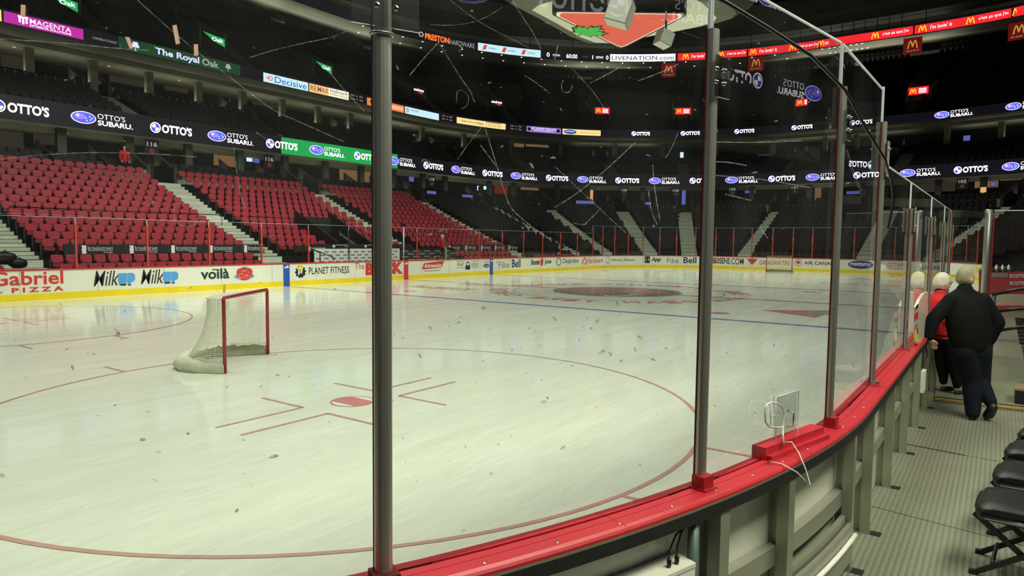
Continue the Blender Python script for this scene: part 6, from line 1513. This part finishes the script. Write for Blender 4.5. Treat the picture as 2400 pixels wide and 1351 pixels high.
def figure(name, label, org, joints, bones, mats, head=None, sub_=1, group=None, blobs=(), vox=.03, lofts=()):
    """joints: name -> (Vector, radius); bones: (a, b, material); blobs: (centre, ax, ay, az, material); all fused into one continuous skin"""
    src = MB(); done = set()
    for a, b, m in bones:
        (A, ra), (B, rb_) = joints[a], joints[b]
        n = 5; src.tube([A+(B-A)*(q/n) for q in range(n+1)], [ra+(rb_-ra)*q/n for q in range(n+1)], 14)
        for k in (a, b):
            if k not in done: c, r = joints[k]; src.ell(c, (r, 0, 0), (0, r, 0), (0, 0, r), 14, 10); done.add(k)
    for c, ax, ay, az, m in blobs: src.ell(c, ax, ay, az, 24, 16)
    blobs = list(blobs)
    for rings, m in lofts:
        vs = []; n = 28
        for c, ax, ay in rings:
            for k in range(n): g = 2*pi*k/n; vs.append(Vector(c)+Vector(ax)*cos(g)+Vector(ay)*sin(g))
            blobs.append((c, ax, ay, Vector((0, 0, .35)), m))
        src.add(vs, [(q*n+k, q*n+(k+1) % n, (q+1)*n+(k+1) % n, (q+1)*n+k) for q in range(len(rings)-1) for k in range(n)]+[tuple(range(n))[::-1], tuple(range((len(rings)-1)*n, len(rings)*n))])
    ob = src.build('tmp', mats[0], org=org)
    rm = ob.modifiers.new('r', 'REMESH'); rm.mode = 'VOXEL'; rm.voxel_size = vox*F; rm.use_smooth_shade = True
    sm_ = ob.modifiers.new('m', 'SMOOTH'); sm_.factor = .5; sm_.iterations = sub_
    dg = bpy.context.evaluated_depsgraph_get(); ev = ob.evaluated_get(dg); m2 = ev.to_mesh()
    V = [Vector(v.co)/F+Vector(org) for v in m2.vertices]; FS = [tuple(p.vertices) for p in m2.polygons]
    ev.to_mesh_clear(); me_ = ob.data; bpy.data.objects.remove(ob); bpy.data.meshes.remove(me_)
    segs = [(joints[a][0], joints[b][0], m, joints[a][1], joints[b][1]) for a, b, m in bones]
    bl = []
    for c, ax, ay, az, m in blobs:
        q = [Vector(x) for x in (ax, ay, az)]; bl.append((Vector(c), q, [x.length_squared for x in q], m, min(x.length for x in q)))
    mb = MB(); mi = []
    for f in FS:
        c = sum((V[i] for i in f), Vector())/len(f); best = (9e9, 0)
        for A, B, m, ra, rb_ in segs:
            d = B-A; t = max(0, min(1, (c-A).dot(d)/max(d.length_squared, 1e-9))); q = (c-(A+d*t)).length-(ra+(rb_-ra)*t)
            if q < best[0]: best = (q, m)
        for C, ax, l2, m, mn in bl:
            r = c-C; k = math.sqrt(sum((r.dot(x)/l)**2 for x, l in zip(ax, l2))); q = (k-1)*mn
            if q < best[0]: best = (q, m)
        mi.append(best[1])
    mb.v = [tuple(v) for v in V]; mb.f = [list(f) for f in FS]; mb.mi = mi; mb.sm = [True]*len(FS)
    th = thing(name, label, 'person', org, group)
    ns = len(mats); allm = list(mats)
    if head:
        c, fd, hm, gl, s = head; fd = Vector(fd).normalized(); r = fd.cross(Vector((0, 0, 1))).normalized(); u = r.cross(fd)
        hw, hd, hh = .255*s, .325*s, .40*s
        allm += [M_SKIN]; h0 = len(mb.v)
        mb.ell(c, r*hw, fd*hd, u*hh, 28, 20, ns, head_fn)
        for sg in (-1, 1): mb.ell(c+r*(hw*1.0*sg)-fd*.02*s-u*.05*s, r*.035*s, fd*.06*s+r*.02*sg*s, u*.1*s, 8, 6, ns)
    body = mb.build('body', allm, th)
    if head:
        hb = MB(); nu, nv = 28, 18; vs = []; fs = []
        for j in range(nv+1):
            thv = pi*j/nv
            for i in range(nu):
                ph = 2*pi*i/nu; x, y, z = sin(thv)*cos(ph), sin(thv)*sin(ph), cos(thv)
                k = head_fn(x, min(y, 0), z)*(1.10+.05*noise.noise((x*4, y*4, z*3)))
                vs.append(c+(r*hw*x+fd*hd*y+u*hh*z)*k)
        for j in range(nv):
            for i in range(nu):
                thv = pi*(j+.5)/nv; ph = 2*pi*(i+.5)/nu; y, z, x = sin(thv)*sin(ph), cos(thv), sin(thv)*cos(ph)
                lim = .50 if y > .45 else (-.05 if y > .12 else (-.15 if y > -.08 and abs(x) > .8 else -.62))
                if z > lim: fs.append((j*nu+i, j*nu+(i+1) % nu, (j+1)*nu+(i+1) % nu, (j+1)*nu+i))
        hb.add(vs, fs, 0, True); hb.build('hair', hm, th)
        eb = MB()
        for sg in (-1, 1):
            e0 = c+r*(.095*sg*s)+fd*(hd*.90)+u*(.035*s); eb.ell(e0, r*.04*s, fd*.03*s, u*.025*s, 8, 6, 0); eb.ell(e0+fd*.018*s, r*.018*s, fd*.016*s, u*.018*s, 8, 6, 1)
        mo = c+fd*(hd*.93)-u*(.195*s); eb.ell(mo, r*.075*s, fd*.03*s, u*.018*s, 8, 6, 2)
        eb.build('face_features', [M_EYE, M_IRIS, M_LIP], th)
        if gl:
            gb = MB()
            for sg in (-1, 1):
                e0 = c+r*(.10*sg*s)+fd*(hd*1.0)+u*(.03*s)
                gb.tube([e0+r*(.075*s*cos(q))+u*(.052*s*sin(q)) for q in [2*pi*k/14 for k in range(14)]], .009*s, 5, closed=True)
                gb.tube([e0+r*(.075*sg*s), c+r*(hw*1.06*sg)-fd*.03*s+u*.04*s], .009*s, 5)
            gb.tube([c-r*.03*s+fd*(hd*1.03)+u*.035*s, c+r*.03*s+fd*(hd*1.03)+u*.035*s], .009*s, 5); gb.build('glasses', M_BLKM, th)
    return th
def hand(J, B, pre, wrist, d, nrm, mi, s=1.0, curl=.7, out=1):
    """palm with four bent fingers of unequal length and a thumb leaving the side of the palm"""
    d = Vector(d).normalized(); nrm = Vector(nrm).normalized(); sd = d.cross(nrm).normalized()
    w = J[wrist][0]; J[pre+'palm'] = (w+d*.15*s, .085*s); B.append((wrist, pre+'palm', mi))
    J[pre+'kn'] = (w+d*.27*s, .075*s); B.append((pre+'palm', pre+'kn', mi))
    for k, (o, l) in enumerate(((-.10, .22), (-.035, .25), (.035, .24), (.10, .19))):
        a = w+d*.28*s+sd*o*s; b = a+(d*cos(curl*.6)+nrm*sin(curl*.6))*l*.5*s; e = b+(d*cos(curl*1.6)+nrm*sin(curl*1.6))*l*.5*s
        for nn_, p, r in (('f%da' % k, a, .033), ('f%db' % k, b, .031), ('f%dc' % k, e, .026)): J[pre+nn_] = (p, r*s)
        B += [(pre+'kn', pre+'f%da' % k, mi), (pre+'f%da' % k, pre+'f%db' % k, mi), (pre+'f%db' % k, pre+'f%dc' % k, mi)]
    a = w+d*.12*s-sd*.1*out*s; b = a+(d*.7-sd*.6*out)*.13*s; e = b+(d+nrm*.4)*.1*s
    for nn_, p, r in (('t0', a, .04), ('t1', b, .034), ('t2', e, .028)): J[pre+nn_] = (p, r*s)
    B += [(pre+'palm', pre+'t0', mi), (pre+'t0', pre+'t1', mi), (pre+'t1', pre+'t2', mi)]
FH = Vector((FW.x, FW.y, 0)).normalized(); RH = Vector((RT.x, RT.y, 0)).normalized()
# --- man in the black jacket, seen from behind
D = 27.5
def J_(u, v, dd=0.0): return onD(u, v, D)+FH*dd
Z1 = Vector((0, 0, 1))
JM = {'neck': (J_(2265, 680, .1), .24), 'top': (J_(2267, 664, .12), .19),
      'shl': (J_(2230, 704), .30), 'ell': (J_(2193, 748, .1), .28), 'wrl': (J_(2181, 789, .1), .185), 'wl2': (J_(2184, 797, .12), .095),
      'shr': (J_(2303, 704), .31), 'elr': (J_(2331, 756, -.1), .31), 'wrr': (J_(2319, 797, .05), .25), 'wr2': (J_(2306, 806, .25), .2),
      'hipl': (J_(2262, 822), .48), 'hipr': (J_(2294, 822), .48), 'knl': (J_(2283, 893, .15), .37), 'anl': (J_(2282, 958, .05), .29), 'cul': (J_(2281, 968, .03), .27), 'hel': (J_(2277, 977, -.02), .13), 'tol': (J_(2298, 980, .5), .12),
      'knr': (J_(2303, 890, .25), .34), 'anr': (J_(2311, 938, -.25), .235), 'her': (J_(2311, 950, -.40), .17), 'bar': (J_(2315, 970, -.08), .20), 'tor': (J_(2317, 977, .15), .14)}
BM = [('neck', 'top', 3), ('shl', 'ell', 0), ('ell', 'wrl', 0), ('wrl', 'wl2', 3), ('shr', 'elr', 0), ('elr', 'wrr', 0), ('wrr', 'wr2', 0),
      ('hipl', 'knl', 1), ('knl', 'anl', 1), ('anl', 'cul', 1), ('hel', 'tol', 2), ('hipr', 'knr', 1), ('knr', 'anr', 1), ('her', 'bar', 2), ('bar', 'tor', 2)]
BLM = [(J_(2279, 824), RH*.62, FH*.46, Z1*.40, 1)]
LFM = [([(J_(u, v, dd), RH*w, FH*f_) for u, v, dd, w, f_ in ((2276, 818, 0, .70, .50), (2275, 808, 0, .76, .54), (2272, 788, 0, .82, .57), (2269, 765, 0, .85, .57), (2267, 742, 0, .86, .54), (2266, 722, .02, .87, .49), (2266, 706, .04, .85, .43), (2265, 697, .06, .80, .37), (2265, 689, .08, .64, .32), (2265, 682, .09, .42, .28), (2265, 677, .09, .30, .26), (2265, 671, .10, .27, .25))], 0)]
hand(JM, BM, 'l', 'wl2', RH*.5+Vector((0, 0, -.5))+FH*.3, RH*.3+Vector((0, 0, -1)), 3, 1.0, .8, 1)
figure('person', 'man with grey hair in black jacket and dark jeans, seen from behind', tuple(Vector((J_(2285, 975).x, J_(2285, 975).y, .2))), JM, BM, [M_JKT, M_JEAN, M_SHOE, M_SKIN], (J_(2269, 652, .15), RH*1.0+FH*.14, M_HAIRG, False, 1.08), 9, None, BLM, .03, LFM)
# --- woman in the red top, in profile
D = 32.0
JW = {'neck': (J_(2203, 684), .19), 'top': (J_(2204, 674), .16),
      'shl': (J_(2195, 704, .5), .25), 'shr': (J_(2203, 704, -.5), .25), 'ell': (J_(2186, 745, .6), .2), 'wrl': (J_(2200, 778, .65), .13), 'elr': (J_(2200, 748, -.65), .2), 'wrr': (J_(2220, 775, -.6), .13), 'handr': (J_(2226, 783, -.58), .075), 'handl': (J_(2210, 786, .6), .075),
      'hipl': (J_(2216, 800, .25), .40), 'hipr': (J_(2220, 800, -.25), .40), 'knl': (J_(2217, 858, .25), .29), 'anl': (J_(2219, 896, .25), .18), 'tol': (J_(2242, 915, .3), .11), 'hel': (J_(2218, 914, .25), .12),
      'knr': (J_(2228, 860, -.25), .27), 'anr': (J_(2235, 900, -.25), .18), 'her': (J_(2234, 918, -.25), .12), 'tor': (J_(2258, 921, -.2), .12)}
BW = [('neck', 'top', 3), ('shl', 'ell', 0), ('ell', 'wrl', 0), ('wrl', 'handl', 3), ('shr', 'elr', 0), ('elr', 'wrr', 0), ('wrr', 'handr', 3),
      ('hipl', 'knl', 1), ('knl', 'anl', 1), ('hel', 'tol', 2), ('hipr', 'knr', 1), ('knr', 'anr', 1), ('her', 'tor', 2)]
BLW = [(J_(2217, 794), RH*.54, FH*.56, Z1*.42, 1)]
LFW = [([(J_(u, v), RH*w, FH*f_) for u, v, w, f_ in ((2214, 784, .56, .62), (2212, 770, .60, .66), (2209, 750, .60, .68), (2207, 732, .60, .70), (2206, 716, .56, .72), (2204, 704, .46, .72), (2203, 695, .34, .5), (2203, 689, .25, .3))], 0), ([(J_(2203, 690), RH*.25, FH*.27), (J_(2203.5, 680), RH*.24, FH*.24)], 4)]
hand(JW, BW, 'r', 'handr', RH*.7+Vector((0, 0, -.6)), FH, 3, .9, .6, 1); hand(JW, BW, 'l', 'handl', RH*.7+Vector((0, 0, -.6)), FH, 3, .9, .6, 1)
figure('person', 'woman with short white hair and glasses in a red top, in profile beside the man', tuple(Vector((J_(2228, 915).x, J_(2228, 915).y, .30))), JW, BW, [M_REDV, M_PANT, M_SHOE, M_SKIN, M_JKT], (J_(2208, 663), RH*1.0-FH*.10, M_HAIRW, True, 1.12), 5, None, BLW, .03, LFW)
# --- small figures on the far side
def stand(name, label, base, h, face, mats, hm):
    b = Vector(base); f = Vector((cos(face), sin(face), 0)); r = f.cross(Vector((0, 0, 1))); Z = lambda k: Vector((0, 0, h*k))
    J = {'pelvis': (b+Z(.52), .46), 'waist': (b+Z(.6), .46), 'chest': (b+Z(.72), .5), 'upper': (b+Z(.81), .34), 'neck': (b+Z(.87), .18)}
    bl_ = [(b+Z(.74), r*.78, f*.45, Z(.09), 0), (b+Z(.81), r*.72, f*.32, Z(.04), 0)]
    B = [('pelvis', 'waist', 0), ('waist', 'chest', 0), ('chest', 'upper', 0), ('upper', 'neck', 2)]
    for s, n_ in ((-1, 'l'), (1, 'r')):
        J['sh'+n_] = (b+Z(.8)+r*.66*s, .25); J['el'+n_] = (b+Z(.63)+r*.78*s, .16); J['wr'+n_] = (b+Z(.53)+r*.65*s+f*.4, .11); J['ha'+n_] = (b+Z(.51)+r*.6*s+f*.55, .07)
        J['hi'+n_] = (b+Z(.49)+r*.3*s, .33); J['kn'+n_] = (b+Z(.27)+r*.3*s, .22); J['an'+n_] = (b+Z(.04)+r*.3*s, .14); J['to'+n_] = (b+Z(.02)+r*.32*s+f*.6, .11)
        B += [('upper', 'sh'+n_, 0), ('sh'+n_, 'el'+n_, 0), ('el'+n_, 'wr'+n_, 0), ('wr'+n_, 'ha'+n_, 2), ('pelvis', 'hi'+n_, 1), ('hi'+n_, 'kn'+n_, 1), ('kn'+n_, 'an'+n_, 1), ('an'+n_, 'to'+n_, 1)]
        hand(J, B, n_, 'ha'+n_, f+Vector((0, 0, -.6)), Vector((0, 0, -1)), 2, .9, .5, s)
    return figure(name, label, tuple(b), J, B, mats, (b+Z(.925), f, hm, False, 1.0), 2, None, bl_, .055)
a = onY(1037, 556, 49.5); stand('person', 'person in a red jacket standing behind the far bench glass', (a.x, a.y, a.z-5.3), 5.8, rad(-60), [M_REDV, M_PANT, M_SKIN], M_HAIRW)
X = onX(0, 0, 0); t, z = hit(1311, 566, 4.5); q = P(t, 4.5)
pl_ = stand('person', 'person in a black number jersey standing behind the far corner glass', (q[0], q[1], .2), 5.9, rad(200), [M_JKT, M_PANT, M_SKIN], M_HAIRG)
mb = MB(); cxy = Vector((q[0], q[1], 0)); dr = (CC-cxy); dr.z = 0; dr.normalize(); sd = Vector((0, 0, 1)).cross(dr)
m = lambda a, b: cxy+dr*.62-sd*a*-1+Vector((0, 0, b)); text(mb, '19', m, -.35, .35, 3.6, 4.5, 0, .04); o = mb.build('jersey_number', M_WPRT, pl_)
t, z = hit(291, 337, 50); q = P(t, 50); stand('person', 'person in a red top standing in the lower suites under the dealer message', (q[0], q[1], 18.5), 6.2, rad(-100), [M_REDV, M_PANT, M_SKIN], M_HAIRG)

# ================================================================== LIGHT
W = bpy.data.worlds.new('world'); SC.world = W; W.use_nodes = True
W.node_tree.nodes['Background'].inputs['Color'].default_value = (.75, .9, .8, 1); W.node_tree.nodes['Background'].inputs['Strength'].default_value = .01
def area(name, x, y, z, sx, sy, power, col, spread=180, tgt=None):
    l = bpy.data.lights.new(name, 'AREA'); l.shape = 'RECTANGLE'; l.size = sx*F; l.size_y = sy*F; l.energy = power; l.color = col; l.spread = rad(spread)
    o = bpy.data.objects.new(name, l); COL.objects.link(o); o.location = (x*F, y*F, z*F)
    if tgt: o.rotation_euler = (Vector(tgt)-Vector((x, y, z))).to_track_quat('-Z', 'Y').to_euler()
    return o
LC = (1.0, .985, .86)
for x in (-75, -25, 25, 75): area('rink_light', x, 0, 78, 30, 60, 2400, LC, 128)
area('far_seat_fill', -20, -15, 80, 40, 20, 900, (1, .97, .88), 60, (-22, 66, 6))  # added unseen lamp that brightens the red far side seats
area('walkway_fill', -72, -54, 25, 30, 5, 620, (1, 1, .80), 150, (-70, -43, 3))  # added unseen lamp that brightens the walkway, posts and frame

def uplight_fill(name, t, d, z, length, wid, power, col=(1, .95, .80)):
    """added unseen strip facing up to brighten the soffit above it"""
    l = bpy.data.lights.new(name, 'AREA'); l.shape = 'RECTANGLE'; l.size = length*F; l.size_y = wid*F; l.energy = power; l.color = col; l.spread = rad(170)
    o = bpy.data.objects.new(name, l); COL.objects.link(o); x, y = P(t, d); nx, ny = N(t); o.location = (x*F, y*F, z*F)
    o.rotation_euler = (pi, 0, math.atan2(ny, nx)-pi/2)
for i in range(6): uplight_fill('soffit_fill', 126+21*i, 108, 77.5, 46, 3, 230)  # added fill for the press soffit, no real fixtures
for i in range(5): uplight_fill('roof_fill', 130+18*i, 112, 91, 50, 4, 300)  # added fill for the roof ring, no real fixtures
for i in range(6): uplight_fill('upper_suite_fill', 20+24*i, 75, 40.6, 22, 2, 30)  # added fill that lifts the upper suite ceilings
for i in range(5): uplight_fill('upper_suite_fill', 150+19*i, 75, 40.6, 30, 2, 30)
for i in range(6): uplight_fill('lower_suite_fill', 20+24*i, 51, 21.5, 22, 2, 20)  # added fill that lifts the lower suite ceilings
for i in range(5): uplight_fill('lower_suite_fill', 150+19*i, 51, 21.5, 30, 2, 20)
SC.cycles.use_denoising = True
SC.cycles.transparent_max_bounces = 16
SC.cycles.adaptive_threshold = .02
SC.cycles.max_bounces = 6
SC.cycles.diffuse_bounces = 3
SC.cycles.glossy_bounces = 3
SC.cycles.caustics_reflective = False; SC.cycles.caustics_refractive = False
SC.cycles.sample_clamp_indirect = 6
SC.view_settings.view_transform = 'Standard'; SC.view_settings.look = 'None'; SC.view_settings.exposure = 0
